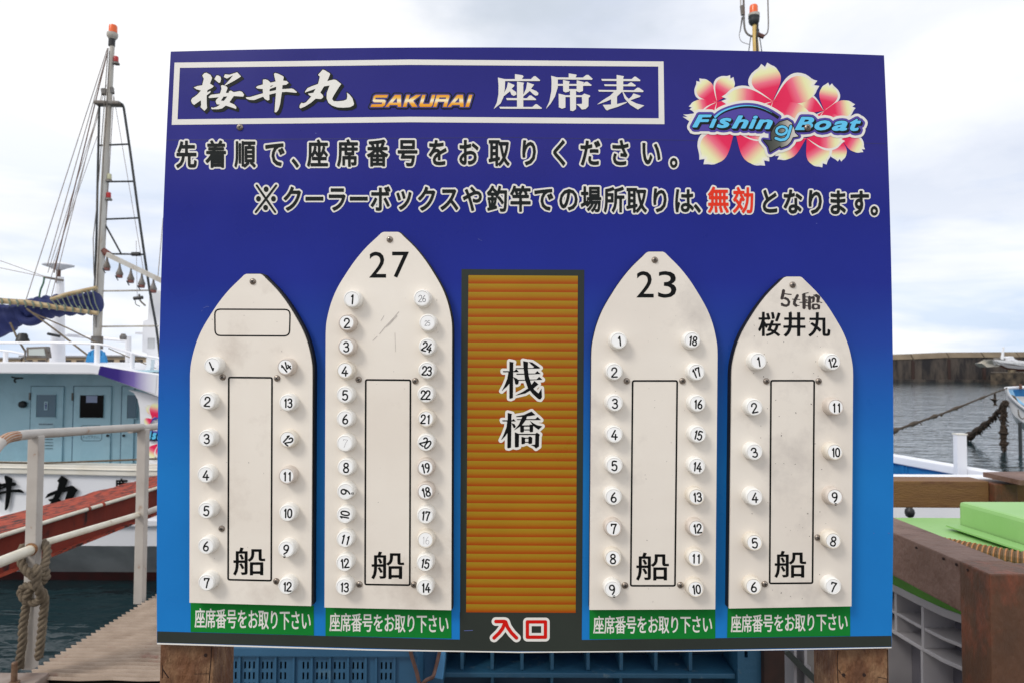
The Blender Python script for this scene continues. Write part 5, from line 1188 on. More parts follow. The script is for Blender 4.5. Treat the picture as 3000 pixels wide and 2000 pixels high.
ZASEKI = [
 [(385,88),(495,105),(510,122),(490,150),(490,165),(385,165)], [(140,138),(240,160),(615,160),(655,120),(680,118),(748,175),(740,188),(245,188)],
 [(140,138),(245,165),(240,300),(220,420),(180,510),(80,592),(125,500),(148,380),(150,250)],
 [(285,205),(378,245),(372,265),(335,300),(400,345),(410,380),(370,402),(335,385),(315,335),(220,410),(235,350),(270,280)],
 [(560,205),(662,240),(615,300),(690,330),(722,360),(715,392),(680,398),(650,380),(598,330),(505,410),(505,385),(545,300)],
 [(415,195),(515,212),(505,245),(505,570),(415,570)], [(258,432),(555,435),(595,395),(620,395),(690,450),(685,462),(270,462)], [(160,558),(635,560),(680,520),(700,520),(773,575),(765,587),(175,585)],
 [(1157,78),(1265,95),(1272,105),(1258,130),(1258,140),(1157,140)], [(905,112),(990,135),(1360,138),(1410,100),(1440,100),(1500,155),(1490,170),(1000,165)],
 [(905,112),(1000,138),(1000,280),(960,410),(900,510),(828,592),(880,480),(908,330),(912,200)], [(985,230),(1360,230),(1395,200),(1425,198),(1487,245),(1480,257),(985,257)],
 [(1075,172),(1172,195),(1162,215),(1160,340),(1110,352),(1078,335)], [(1272,175),(1378,205),(1362,225),(1362,330),(1310,350),(1270,335)], [(1150,303),(1290,303),(1290,330),(1150,330)],
 [(1012,368),(1110,392),(1110,570),(1060,585),(1015,565)], [(1100,392),(1350,392),(1350,418),(1100,418)], [(1345,395),(1380,368),(1462,395),(1465,410),(1442,430),(1440,550),(1400,590),(1345,597),(1310,555),(1262,520),(1345,515),(1350,500)],
 [(1175,310),(1262,310),(1262,590),(1220,620),(1178,612)],
 [(1845,100),(1950,118),(1940,145),(1938,330),(1845,330)], [(1625,158),(2060,160),(2100,125),(2120,125),(2187,175),(2180,190),(1635,185)], [(1665,235),(2000,238),(2045,207),(2060,207),(2120,250),(2115,264),(1675,260)],
 [(1580,315),(2095,320),(2140,283),(2165,283),(2232,330),(2225,347),(1590,340)], [(1810,340),(1925,335),(1915,350),(1850,410),(1700,480),(1560,528),(1650,460),(1750,400)],
 [(1765,440),(1850,400),(1850,520),(1765,530)], [(1645,530),(1765,525),(1850,518),(1995,485),(1990,500),(1870,555),(1740,595),(1710,610),(1690,600)],
 [(1925,335),(1945,350),(1990,420),(2050,470),(2130,510),(2243,540),(2150,597),(2040,530),(1960,440)], [(2085,365),(2190,400),(2180,415),(2040,465),(2020,445),(2060,410)]]
pr('title_lettering', union([Z49(p) for p in ZASEKI]), mWhite, L3, label='white serif lettering')
# gold lettering
Z71 = lambda pts: [(1070 + x / 7.127, 260 + y / 7.127) for x, y in pts]
GOLD = union([Z71(p) for p in [
 [(475,135),(455,192),(215,192),(210,228),(400,235),(430,260),(410,350),(360,385),(110,388),(135,332),(345,330),(355,293),(185,290),(155,260),(180,160),(220,135)],
 [(620,135),(745,135),(752,385),(680,385),(675,345),(515,345),(490,385),(420,385)], [(865,135),(930,135),(905,235),(1060,135),(1165,135),(1000,260),(1090,385),(980,385),(910,285),(885,285),(860,385),(785,385)],
 [(1190,135),(1260,135),(1205,325),(1340,325),(1395,135),(1465,135),(1400,360),(1370,385),(1150,385),(1125,360)], [(1495,135),(1740,135),(1765,160),(1735,255),(1700,385),(1625,385),(1655,278),(1520,278),(1485,385),(1420,385)],
 [(1920,135),(2040,135),(2055,385),(1980,385),(1975,345),(1815,345),(1790,385),(1720,385)], [(2170,135),(2240,135),(2165,385),(2090,385)]]],
 [Z71(p) for p in ([(660,195),(665,298),(570,298)], [(1550,188),(1690,188),(1680,222),(1540,222)], [(1960,195),(1965,295),(1870,295)])])
zg1 = onb(1235, 279).z; zg0 = onb(1235, 314.5).z
for n_ in mGold.node_tree.nodes:
    if n_.type == 'MAP_RANGE' and n_.clamp and n_.inputs['To Max'].default_value == 1.0: n_.inputs['From Min'].default_value = zg0; n_.inputs['From Max'].default_value = zg1
go = pr('gold_lettering', GOLD, mGold, L4, label='small gold italic lettering'); pr('lettering_outline', grow(GOLD, 3.6), mSlate, L3, go); pr('lettering_outline', grow(GOLD, 7.0), mInk, L1 + 0.00015, go)

def text_line(items, w, h, r, halo, mat, name, label, first=None):
    inner = []; outer = []
    if first: inner.append(first); outer.append(grow(first, halo))
    for ch, cx, cy in items:
        sh = emplace(glyph(ch, r), cx, cy, w, h); inner.append(sh)
        oh = grow(sh, halo, n=10); outer.append(oh)
    o = pr(name, merge(*inner), mat, L3, label=label)
    ou = U(outer)
    pr('lettering_outline', ou, mWhite, L1 + 0.0001, o)
    return o
line1 = [('先',546),('着',633),('順',718),('で',805),('座',930.7),('席',1018.4),('番',1105.8),('号',1194),('を',1283),('お',1371.8),('取',1462),('り',1550),('く',1640.5),('だ',1729),('さ',1817),('い',1907)]
def y1(x): return 453 - 5.5 * min(1, (x - 546) / 700) + 0.5 * max(0, (x - 1250) / 650)
it = [(c, x, y1(x)) for c, x in line1] + [('、', 884, y1(864) + 4), ('。', 1993, y1(1960) + 6)]
text_line(it, 63, 83, 0.027, 4.9, mInk, 'instruction_lettering', 'first line of black lettering outlined in white')
line2 = [('ク',857,583),('ー',921,583),('ラ',987,583),('ー',1051,583),('ボ',1114.5,583),('ッ',1182.6,578),('ク',1250.6,583),('ス',1316.5,583),('や',1384.5,583),('釣',1457,583),('竿',1525,583),('で',1593,583),('の',1665.5,583),('場',1731.4,584),('所',1799.4,585),('取',1865,586),('り',1933.4,587),('は',2003.5,588),('、',2062,588)]
text_line(line2, 62, 79, 0.027, 4.8, mInk, 'instruction_lettering', 'second line of black lettering outlined in white', U([strokes([[(752, 544), (806, 622)], [(809, 544), (749, 622)]], 3.2), U([union([circ(x, y, 7.2, 8.2, 16)]) for x, y in ((779.5, 555), (757, 583), (801, 583), (778, 609))])]))
text_line([('無',2104.7,586),('効',2177.8,587)], 64, 80, 0.026, 4.6, mRedOrange, 'instruction_lettering', 'two red characters outlined in white')
text_line([('と',2254.4,590),('な',2322.4,591),('り',2388.3,592),('ま',2454.2,593),('す',2518,594),('。',2580,596)], 61, 78, 0.031, 4.6, mInk, 'instruction_lettering', 'end of the second line in black outlined in white')

# pier characters
Z54 = lambda pts: [(1450 + x / 5.406, 1040 + y / 5.406) for x, y in pts]
SAN = [[(125,247),(305,247),(330,220),(345,220),(380,262),(130,265)],[(230,97),(300,112),(290,130),(285,670),(250,685),(228,680)],[(215,255),(245,255),(240,430),(190,490),(105,565),(150,480),(195,370)],[(288,340),(350,365),(378,400),(370,450),(345,462),(320,450),(310,390)],
 [(322,200),(600,198),(655,152),(720,200),(700,207),(340,215)],[(335,287),(635,285),(670,245),(725,293),(345,305)],[(365,385),(660,378),(700,337),(755,385),(370,400)],[(445,88),(525,105),(520,200),(535,330),(570,440),(620,540),(690,600),(738,520),(745,660),(720,695),(690,690),(600,610),(520,510),(475,380),(455,220)],
 [(625,402),(690,455),(600,530),(480,600),(315,637),(430,580),(540,510),(590,450)],[(530,102),(590,110),(650,150),(640,180),(615,178),(570,140)],
 [(113,1025),(270,1025),(295,1002),(330,1043),(120,1043)],[(202,907),(272,925),(262,945),(255,1455),(220,1468),(195,1462)],[(195,1040),(225,1040),(215,1200),(160,1280),(95,1342),(140,1250),(185,1130)],[(262,1070),(310,1085),(330,1120),(318,1148),(295,1145),(275,1100)],
 [(335,962),(460,940),(580,885),(642,943),(500,965),(340,975)],[(345,1008),(640,1005),(675,970),(730,1023),(350,1020)],[(440,955),(510,955),(490,1020),(420,1110),(300,1187),(380,1090)],[(550,1030),(600,1065),(660,1100),(750,1120),(690,1175),(600,1110)],
 [(400,1095),(460,1110),(458,1210),(425,1220),(400,1210)],[(548,1090),(606,1100),(603,1208),(565,1215),(550,1205)],[(440,1105),(570,1105),(570,1125),(440,1125)],[(440,1170),(570,1170),(570,1185),(440,1185)],
 [(315,1215),(382,1240),(378,1445),(345,1455),(315,1450)],[(370,1240),(640,1240),(640,1258),(370,1258)],[(640,1240),(665,1220),(713,1252),(700,1280),(697,1440),(650,1472),(620,1440),(565,1415),(635,1410)],
 [(420,1285),(478,1300),(475,1395),(440,1405),(420,1400)],[(530,1290),(555,1278),(592,1300),(588,1392),(550,1402),(530,1392)],[(460,1300),(550,1300),(550,1315),(460,1315)],[(460,1365),(550,1365),(550,1380),(460,1380)]]
sn = union([Z54(p) for p in SAN]); so_ = pr('pier_lettering', sn, mInkPure, L4, label='two black serif characters outlined in white'); pr('lettering_outline', grow(sn, 7.4, n=12), mWhite, L3, so_)
ent = U([strokes([[(1453, 1819), (1478, 1819), (1482, 1822)], [(1479, 1824), (1472, 1840), (1462, 1853), (1447.5, 1867)], [(1481, 1820), (1487, 1836), (1499, 1853), (1513, 1867)]], 5.2), strokes([[(1545, 1820), (1598, 1820), (1598, 1865), (1545, 1865), (1545, 1820)]], 4.9)])
eo = pr('entrance_lettering', ent, mRed, L4, label='two red characters outlined in white'); pr('lettering_outline', grow(ent, 7.6, n=12), mWhite, L3, eo)

# ---- emblem with blossoms and fish
em = None
Z36 = lambda x, y: (1980 + x / 3.618, 150 + y / 3.618)
def fl_(pets): return [(Z36(*c), Z36(*t), w / 3.618, s_) for c, t, w, s_ in pets]
mapb = lambda sh, l: boardmesh(sh, l)
flowers = [
 ([((435,540),(250,325),200,-1),((435,540),(580,290),200,-1),((435,540),(165,600),150,-1),((435,540),(640,600),150,1),((435,540),(330,760),150,1),((435,540),(540,790),150,1)], L1),
 ([((435+150,840),(190,800),140,1),((620,860),(120,700),110,1)], L1),
 ([((1570,635),(1630,365),205,1),((1570,635),(1875,590),190,1),((1570,635),(1290,545),190,1),((1570,635),(1480,850),150,1),((1570,635),(1740,800),150,1),((1570,635),(1600,850),150,1)], L1 + 0.00006),
 ([((1030,535),(945,165),325,-1),((1030,535),(1470,360),300,-1),((1030,535),(530,510),230,1),((1030,535),(1400,720),230,1),((1030,535),(820,820),200,1),((1030,535),(1130,850),200,1)], L1 + 0.00025),
 ([((625,850),(300,1150),330,1),((625,850),(940,1165),320,-1),((625,850),(1010,890),120,1)], L1),
 ([((1385,925),(1090,1115),210,1),((1385,925),(1560,1195),270,-1),((1385,925),(1760,935),190,1)], L1 + 0.00012),
 ([((1735,905),(1735,1150),180,1),((1735,905),(1975,1045),160,-1)], L1 + 0.00006)]
for pets, l0 in flowers: petal_obj(fl_(pets), mapb, l0 - 0.0001, nb, 'blossom')
LB = 0.0010
def bb(ch, x0, y0, x1, y1): return fit(glyph(ch, 0.034), x0, y0, x1, y1, 0.30)
Z5 = lambda x, y: (2000 + x / 7.84, 320 + y / 7.84); Z6 = lambda x, y: (2280 + x / 8.4, 320 + y / 8.4)
def b5(ch, a, b_, c, d): p = Z5(a, c); q_ = Z5(b_, d); return bb(ch, p[0], p[1], q_[0], q_[1])
def b6(ch, a, b_, c, d): p = Z6(a, c); q_ = Z6(b_, d); return bb(ch, p[0], p[1], q_[0], q_[1])
letters = [b5('F', 220, 670, 130, 425), b5('ı', 610, 785, 225, 435), b5('s', 780, 1120, 205, 440), b5('h', 1125, 1515, 150, 450), b5('i', 1515, 1725, 155, 455), b5('n', 1665, 2070, 240, 465)]
lettersB = [b6('B', 410, 885, 195, 520), b6('o', 890, 1305, 280, 530), b6('a', 1320, 1705, 290, 540), b6('t', 1765, 2035, 245, 545)]
gg = U([strokes([[(2290 + 15.5 * math.cos(a_ / 12 * 6.2832) + 1.5 * math.sin(a_ / 12 * 6.2832) * -1, 383.5 + 12.0 * math.sin(a_ / 12 * 6.2832)) for a_ in range(13)]], 3.4), strokes([[(2317, 371), (2313, 386), (2308, 401), (2300, 409), (2287, 411), (2273, 406)]], 3.9)])
allL = letters + lettersB
# rod over the first word
arc = [(410, 705), (470, 655), (540, 620), (640, 590), (740, 578), (840, 585), (940, 615), (1020, 655), (1090, 700)]
arcp = [Z36(*p) for p in arc]
def tapered(pts, w):
    polys = []
    pts = [tuple(p)[:2] for p in smooth_path([(x, y, 0) for x, y in pts], 5)]
    n_ = len(pts) - 1
    for i in range(n_):
        (ax, ay), (bx_, by) = pts[i], pts[i + 1]; d = math.hypot(bx_ - ax, by - ay); nx_, ny_ = -(by - ay) / d, (bx_ - ax) / d
        w0 = w(i / n_); w1 = w((i + 1) / n_)
        polys.append([(ax + nx_ * w0, ay + ny_ * w0), (ax - nx_ * w0, ay - ny_ * w0), (bx_ - nx_ * w1, by - ny_ * w1), (bx_ + nx_ * w1, by + ny_ * w1)])
    return union(polys)
rod_b = tapered([(x, y + 3.0) for x, y in arcp], lambda t: 4.4)
rod_c = tapered([(x, y + 0.5) for x, y in arcp[:8]], lambda t: 2.8 * (1 - t) + 0.35)
dark = U([grow(s_, 1.7, n=8) for s_ in allL] + [move(grow(s_, 1.7, n=8), 2.4, 2.8) for s_ in allL] + [move(grow(s_, 1.7, n=8), 4.6, 5.2) for s_ in allL] + [rod_b])
fishp = [Z36(*p) for p in [(1010,930),(1010,870),(1040,810),(1100,755),(1180,733),(1225,760),(1255,830),(1262,870),(1300,905),(1240,915),(1215,965),(1180,1000),(1115,1025),(1108,1005),(1000,1070),(985,1010),(930,945),(1020,955)]]
fish = union([fishp]); fisho = grow(fish, 2.6)
banner = U([grow(dark, 6.0), grow(fisho, 5.0), union([[Z36(*p) for p in [(210,690),(400,690),(470,620),(640,570),(840,570),(1000,640),(1080,700),(1040,860),(170,850)]]])])
pr('emblem_outline', grow(banner, 7.5, n=10), mWhite, LB, label='white outline band round the emblem')
pr('emblem_ground', banner, mPurple, LB + 0.0002, label='purple ground of the emblem')
pr('emblem_lettering_shadow', dark, mInk, LB + 0.0004)
pr('fish_outline', fisho, mInk, LB + 0.00055); mFish = ramp_mat('print_fish_grey', 0, [(0, (60, 64, 60)), (0.45, (96, 98, 92)), (0.8, (190, 186, 178)), (1, (206, 202, 196))], 0.3, onb(2245, 400).x - 0.024, onb(2330, 400).x - 0.024)
pr('fish_body', fish, mFish, LB + 0.0007)
pr('emblem_lettering', U(allL + [rod_c]), mCyan, LB + 0.0008, label='cyan italic lettering under a curved rod')
pr('emblem_lettering_shadow', grow(gg, 2.4), mInk, LB + 0.00085); pr('emblem_lettering', gg, mCyan, LB + 0.0011, label='cyan letter over the fish')

# ---- green strips
strips = [((558.6, 1762), (919.4, 1772), (919.4, 1860), (558.4, 1849.5)), ((953.7, 1778), (1322.6, 1784), (1322.6, 1869), (953.5, 1861)), ((1727, 1783), (2095.6, 1781), (2095.6, 1869), (1727, 1871)), ((2132, 1779), (2491, 1773), (2491, 1861.5), (2130, 1866.5))]
txt = '座席番号をお取り下さい'
tb_ = [(570, 912, 1809, 1816, 59), (965, 1315.5, 1821, 1826, 56), (1738, 2088, 1829, 1827, 54), (2141, 2485, 1825, 1820, 54)]
for k, (c, (x0, x1, ya, yb, hh)) in enumerate(zip(strips, tb_)):
    st_ = pr('green_strip', quadgrid(c, 50), mGreen, L2)
    sh = [emplace(glyph(ch, 0.02, 0.01), x0 + (x1 - x0) * (i + 0.5) / 11, ya + (yb - ya) * i / 10, (x1 - x0) / 11 * 1.02, hh * 1.03) for i, ch in enumerate(txt)]
    pr('strip_lettering', merge(*sh), mWhite, L3, st_)

pr('scratch', merge(*[draw(strokes([l], r_), 0.3) for l, r_ in (([(596, 903), (606, 898), (612, 899)], 0.5), ([(590, 912), (593, 909)], 0.5), ([(2392, 655), (2393, 655.5)], 0.9), ([(2200, 452), (2202, 454)], 0.7), ([(2330, 1506), (2331, 1507)], 0.8), ([(925, 391), (926, 392)], 0.9), ([(2602, 1560), (2606, 1561)], 0.6), ([(1400, 700), (1412, 706)], 0.35), ([(1360, 1846), (1385, 1845)], 0.7), ([(2560, 1560), (2560.5, 1561)], 0.8))]), M('scratch_pale', (92, 104, 176), 0.5), L1)
# ---- screws
def screw(px, py, lift, parent, r=0.0051):
    c = onb(px, py, lift); rot = random.uniform(0, 1.5)
    s_ = part('screw', MB().lathe(c, [(r, 0.0), (r * 1.02, 0.0008), (r * 0.88, 0.002), (r * 0.6, 0.0029), (r * 0.2, 0.0033)], 20, Vector((0, -1, 0))).out(), mScrew, parent, smooth=True)
    if True:
        m_ = MB()
        for k_ in (0, 1):
            a = rot + k_ * math.pi / 2; d = Vector((math.cos(a), 0, math.sin(a))) * r * 0.5
            m_.obox(c - d + Vector((0, -0.0033, 0)), c + d + Vector((0, -0.0033, 0)), r * 0.22, 0.0008 + 0.0001 * k_, Vector((0, 1, 0)))
        if s_.parent is nb: part('screw_slot', m_.out(), mSlot, s_)
        else: part('screw_slot', m_.out(), mSlot, parent)
    return s_
screw(703, 374, 0.0004, nb, 0.0056); screw(2366, 375, 0.0022, nb, 0.0058)

# ---- boat plates
LP = 0.018
PROF = [(0.11, 0), (0.15, 0.012), (0.205, 0.048), (0.385, 0.165), (0.55, 0.30), (0.694, 0.445), (0.828, 0.60), (0.917, 0.748), (0.968, 0.88), (0.993, 0.98), (1.0, 1.08)]
plates = [dict(tip=(742, 803), sh=1078, hl=557, hr=915.5, bl=(555, 1764), br=(911.5, 1774), lab='leftmost boat plate with an empty name box'),
          dict(tip=(1145, 680), sh=953, hl=954.5, hr=1324.8, bl=(950.6, 1778), br=(1322, 1786), lab='boat plate headed 27'),
          dict(tip=(1921, 738), sh=1020, hl=1733, hr=2102.5, bl=(1727, 1785), br=(2095.6, 1783.5), lab='boat plate headed 23'),
          dict(tip=(2324, 811), sh=1080, hl=2144, hr=2499.5, bl=(2136, 1781), br=(2494.6, 1774.5), lab='rightmost boat plate with marker writing at its tip')]
def curve_pts(pts, k=4): return [tuple(p)[:2] for p in smooth_path([(x, y, 0) for x, y in pts], k)]
PL = []
backoff = [(5, -2), (4, -1.5), (0.6, -1.5), (-2, -1)]
for pi_, pd in enumerate(plates):
    tx_, ty = pd['tip']; sy = pd['sh']
    mid = lambda s_: tx_ + ((pd['hl'] + pd['hr']) / 2 - tx_) * s_
    half = (pd['hr'] - pd['hl']) / 2
    right = curve_pts([(mid(v) + u * half, ty + v * (sy - ty)) for u, v in PROF], 3); left = curve_pts([(mid(v) - u * half, ty + v * (sy - ty)) for u, v in PROF], 3)
    nlow = 14
    rlow = [(right[-1][0] + (pd['br'][0] - right[-1][0]) * k_ / nlow, right[-1][1] + (pd['br'][1] - right[-1][1]) * k_ / nlow) for k_ in range(1, nlow + 1)]
    llow = [(left[-1][0] + (pd['bl'][0] - left[-1][0]) * k_ / nlow, left[-1][1] + (pd['bl'][1] - left[-1][1]) * k_ / nlow) for k_ in range(1, nlow + 1)]
    bot = [(pd['br'][0] + (pd['bl'][0] - pd['br'][0]) * k_ / 8, pd['br'][1] + (pd['bl'][1] - pd['br'][1]) * k_ / 8) for k_ in range(1, 8)]
    outl = right + rlow + bot + (left + llow)[::-1]
    extra = [(x, y) for x in range(int(pd['hl']) + 20, int(pd['hr']) - 15, 30) for y in range(ty + 20, int(pd['bl'][1]) - 10, 30) if inside((x, y), outl)]
    face = cdt_fill(outl, extra)
    v, f_ = boardmesh(face, LP); n0 = len(v)
    o3 = [onb(x, y, LP) for x, y in outl]; n_ = len(o3)
    v = list(v) + o3 + [p + Vector((0, 0.0035, 0)) for p in o3]
    f_ = list(f_) + [[n0 + i, n0 + (i + 1) % n_, n0 + n_ + (i + 1) % n_, n0 + n_ + i] for i in range(n_)]
    plate = part('boat_plate', (v, f_), mPlate if pi_ < 2 else mPlateDirty, nb, label=pd['lab'])
    # backing board (black), slightly offset from the face
    ox, oy = backoff[pi_]
    s3 = [p + Vector((ox * 0.00057, 0.0037, -oy * 0.00057)) for p in o3]
    v = s3 + [Vector((p.x, surf(p.x, p.z) - 0.0002, p.z)) for p in s3]
    part('backing', (v, [[i, (i + 1) % n_, n_ + (i + 1) % n_, n_ + i] for i in range(n_)] + [list(range(n_))]), mBlackFoam, plate)
    PL.append(plate)
LT = LP + 0.0003
def line_rect(c, w=5.0, r=5):
    tl_, tr_, br_, bl_ = c; h = w / 2
    tl_ = (tl_[0] + h, tl_[1] + h); tr_ = (tr_[0] - h, tr_[1] + h); br_ = (br_[0] - h, br_[1] - h); bl_ = (bl_[0] + h, bl_[1] - h)
    def rounded(a, b_, c_, k=4):
        def toward(p, q_, d): L_ = math.hypot(q_[0] - p[0], q_[1] - p[1]); return (p[0] + (q_[0] - p[0]) / L_ * d, p[1] + (q_[1] - p[1]) / L_ * d)
        p0 = toward(b_, a, r); p1 = toward(b_, c_, r)
        return [((1 - t) ** 2 * p0[0] + 2 * t * (1 - t) * b_[0] + t * t * p1[0], (1 - t) ** 2 * p0[1] + 2 * t * (1 - t) * b_[1] + t * t * p1[1]) for t in [i / k for i in range(k + 1)]]
    ring_ = rounded(bl_, tl_, tr_) + rounded(tl_, tr_, br_) + rounded(tr_, br_, bl_) + rounded(br_, bl_, tl_); pts = []
    for i in range(len(ring_)):
        a, b_ = ring_[i], ring_[(i + 1) % len(ring_)]; d = math.hypot(b_[0] - a[0], b_[1] - a[1]); k = max(1, int(d / 40))
        pts += [(a[0] + (b_[0] - a[0]) * j / k, a[1] + (b_[1] - a[1]) * j / k) for j in range(k)]
    pts.append(pts[0]); return strokes([pts], h)
rects = [((667.7, 1102), (799.4, 1103), (797, 1702), (665.7, 1699)), ((1069, 1109), (1205, 1110), (1203, 1715), (1067, 1713)), ((1851, 1112), (1986.5, 1112), (1980, 1717), (1845.4, 1717)), ((2256.4, 1111.4), (2388, 1111.4), (2383, 1709), (2252.4, 1710))]
ships = [(683, 1602, 777, 1684), (1088, 1614, 1184, 1695), (1863.5, 1617, 1960, 1699), (2269, 1612, 2362, 1691)]
for k in range(4):
    pr('cabin_outline', line_rect(rects[k]), mInkPure, LT, PL[k])
    pr('plate_lettering', fit(glyph('船', 0.011), *ships[k]), mInkPure, LT, PL[k])
pr('name_box', line_rect(((627, 904), (852, 905), (850, 986), (628, 985)), 4.0, 16), mInkPure, LT, PL[0])
pr('plate_number', merge(fit(glyph('2', 0.002), 1082, 738, 1131, 814), fit(glyph('7', 0.002), 1148.7, 738, 1198, 814)), mInkPure, LT, PL[1])
pr('plate_number', merge(fit(glyph('2', 0.002), 1865, 795, 1915, 872), fit(glyph('3', 0.002), 1928, 795, 1981.6, 873)), mInkPure, LT, PL[2])
pr('plate_lettering', merge(fit(glyph('桜', 0.026, 0.008), 2221, 914, 2287.5, 985), fit(glyph('井', 0.030, 0.010), 2295, 915, 2360, 986), fit(glyph('丸', 0.030, 0.010), 2368, 915, 2433, 986)), mInkPure, LT, PL[3])
Z98 = lambda pts: [(2270 + x / 9.8, 840 + y / 9.8) for x, y in pts]
def wob(lines, r): return strokes([Z98(l) for l in lines], r, 8)
mk = [wob([[(250, 120), (235, 220), (205, 330)]], 4.6), wob([[(300, 210), (400, 222), (470, 228)], [(190, 350), (260, 340), (330, 340)]], 1.6), wob([[(300, 335), (370, 370), (410, 440), (390, 520), (330, 550), (260, 540), (205, 500)]], 3.6), wob([[(185, 545), (240, 550)]], 0.9),
      wob([[(650, 260), (600, 350), (565, 430), (560, 500), (610, 540)]], 4.2), wob([[(505, 362), (600, 365), (720, 375)], [(600, 540), (700, 548)]], 1.2),
      wob([[(790, 225), (860, 195), (960, 178)], [(715, 455), (800, 452), (940, 460), (1080, 450)], [(880, 298), (1000, 300), (1050, 300)], [(890, 375), (930, 385)], [(890, 420), (930, 410)], [(890, 550), (960, 555)]], 1.3), wob([[(835, 240), (835, 330), (840, 450), (840, 600)]], 4.9), wob([[(995, 310), (1000, 400), (990, 500), (1000, 630)]], 4.4),
      wob([[(1060, 320), (1110, 310), (1120, 350), (1105, 420)]], 3.6), wob([[(1120, 245), (1180, 260)]], 1.8), wob([[(1190, 260), (1260, 300), (1240, 370), (1235, 420)]], 4.6), wob([[(1240, 430), (1350, 462)]], 1.2), wob([[(1100, 530), (1090, 600), (1120, 630)]], 3.8), wob([[(1090, 515), (1200, 510), (1280, 545), (1280, 600), (1180, 640), (1100, 630)]], 2.2), wob([[(1255, 545), (1265, 620)]], 3.4)]
pr('marker_writing', U(mk), mMarker, LT, PL[3], label='handwritten brown black marker characters')
scr = [[(741, 825), (653, 1104), (812, 1107), (650, 1547), (810, 1701)], [(1142, 702), (1051, 1111), (1217, 1115), (1053, 1710), (1213, 1711)], [(1918, 762), (1836, 1115), (1999, 1115), (1831, 1713), (1993, 1712)], [(2322, 835), (2245, 1115.5), (2398, 1115.5), (2395, 1573), (2240, 1709)]]
for k in range(4):
    for p in scr[k]: screw(*p, LP + 0.0001, PL[k])
# scuffs and specks
pr('scuff', U([strokes([[(1168, 914), (1150, 935), (1128, 958), (1112, 978)]], 1.1, 6), strokes([[(1162, 926), (1140, 950), (1126, 960)]], 1.8, 6), strokes([[(1125, 925), (1116, 940)]], 0.8, 6), strokes([[(1105, 985), (1092, 998)]], 0.7, 6), strokes([[(1157, 975), (1159, 1030)]], 0.5, 6)]), mScuff, LT, PL[1])
random.seed(11)
for k, (x0, x1, y0, y1_, n_) in enumerate(((620, 860, 860, 1740, 16), (1010, 1290, 860, 1750, 22), (1800, 2040, 900, 1760, 46), (2200, 2430, 900, 1760, 60))):
    sp_l = []
    for _ in range(n_):
        x = random.uniform(x0, x1); y = random.uniform(y0, y1_); r_ = random.uniform(0.4, 1.25); a = random.uniform(0, 3.1); l_ = random.choice((0.3, 0.8, 2.5))
        ex, ey = math.cos(a) * l_, math.sin(a) * l_; cc_ = circ(x, y, r_, r_, 8)
        sp_l.append(([(p[0] + (ex if (p[0] - x) * ex + (p[1] - y) * ey > 0 else 0), p[1] + (ey if (p[0] - x) * ex + (p[1] - y) * ey > 0 else 0)) for p in cc_], [list(range(8))]))
    pr('speck', merge(*sp_l), mScuff if k < 2 else mSpeck if k == 3 else mScuff, LT - 0.0001, PL[k])

# ================================================================= SEAT CAPS
DIG = {
 '1': [[(0.30, 0.20), (0.44, 0.02), (0.44, 1.0)]],
 '2': [[(0.06, 0.26), (0.10, 0.10), (0.24, 0.0), (0.40, 0.0), (0.54, 0.10), (0.58, 0.26), (0.52, 0.44), (0.30, 0.66), (0.10, 0.88), (0.04, 1.0), (0.60, 1.0)]],
 '3': [[(0.08, 0.14), (0.22, 0.01), (0.40, 0.01), (0.54, 0.12), (0.55, 0.30), (0.44, 0.44), (0.26, 0.47), (0.46, 0.50), (0.58, 0.62), (0.58, 0.82), (0.46, 0.97), (0.24, 1.0), (0.06, 0.86)]],
 '4': [[(0.40, 0.0), (0.04, 0.72), (0.64, 0.72)], [(0.46, 0.44), (0.46, 1.0)]],
 '5': [[(0.54, 0.0), (0.14, 0.0), (0.10, 0.46), (0.26, 0.36), (0.44, 0.38), (0.57, 0.52), (0.58, 0.74), (0.48, 0.94), (0.28, 1.0), (0.06, 0.88)]],
 '6': [[(0.46, 0.0), (0.24, 0.24), (0.10, 0.50), (0.06, 0.72), (0.14, 0.92), (0.32, 1.0), (0.50, 0.93), (0.58, 0.74), (0.52, 0.56), (0.34, 0.48), (0.16, 0.54), (0.08, 0.68)]],
 '7': [[(0.06, 0.16), (0.06, 0.0), (0.58, 0.0), (0.40, 0.40), (0.28, 1.0)]],
 '8': [[(0.32, 0.46), (0.14, 0.36), (0.10, 0.18), (0.20, 0.03), (0.32, 0.0), (0.46, 0.03), (0.55, 0.18), (0.50, 0.36), (0.32, 0.46), (0.12, 0.60), (0.06, 0.78), (0.16, 0.96), (0.32, 1.0), (0.50, 0.96), (0.59, 0.78), (0.53, 0.60), (0.32, 0.46)]],
 '9': [[(0.54, 0.34), (0.46, 0.50), (0.30, 0.54), (0.12, 0.46), (0.06, 0.26), (0.14, 0.07), (0.32, 0.0), (0.48, 0.06), (0.56, 0.24), (0.54, 0.50), (0.42, 0.78), (0.20, 1.0)]],
 '0': [[(0.32, 0.0), (0.14, 0.10), (0.06, 0.34), (0.06, 0.66), (0.14, 0.90), (0.32, 1.0), (0.50, 0.90), (0.58, 0.66), (0.58, 0.34), (0.50, 0.10), (0.32, 0.0)]],
 '.': [[(0.3, 1.26), (0.31, 1.26)]]}
NC = {}
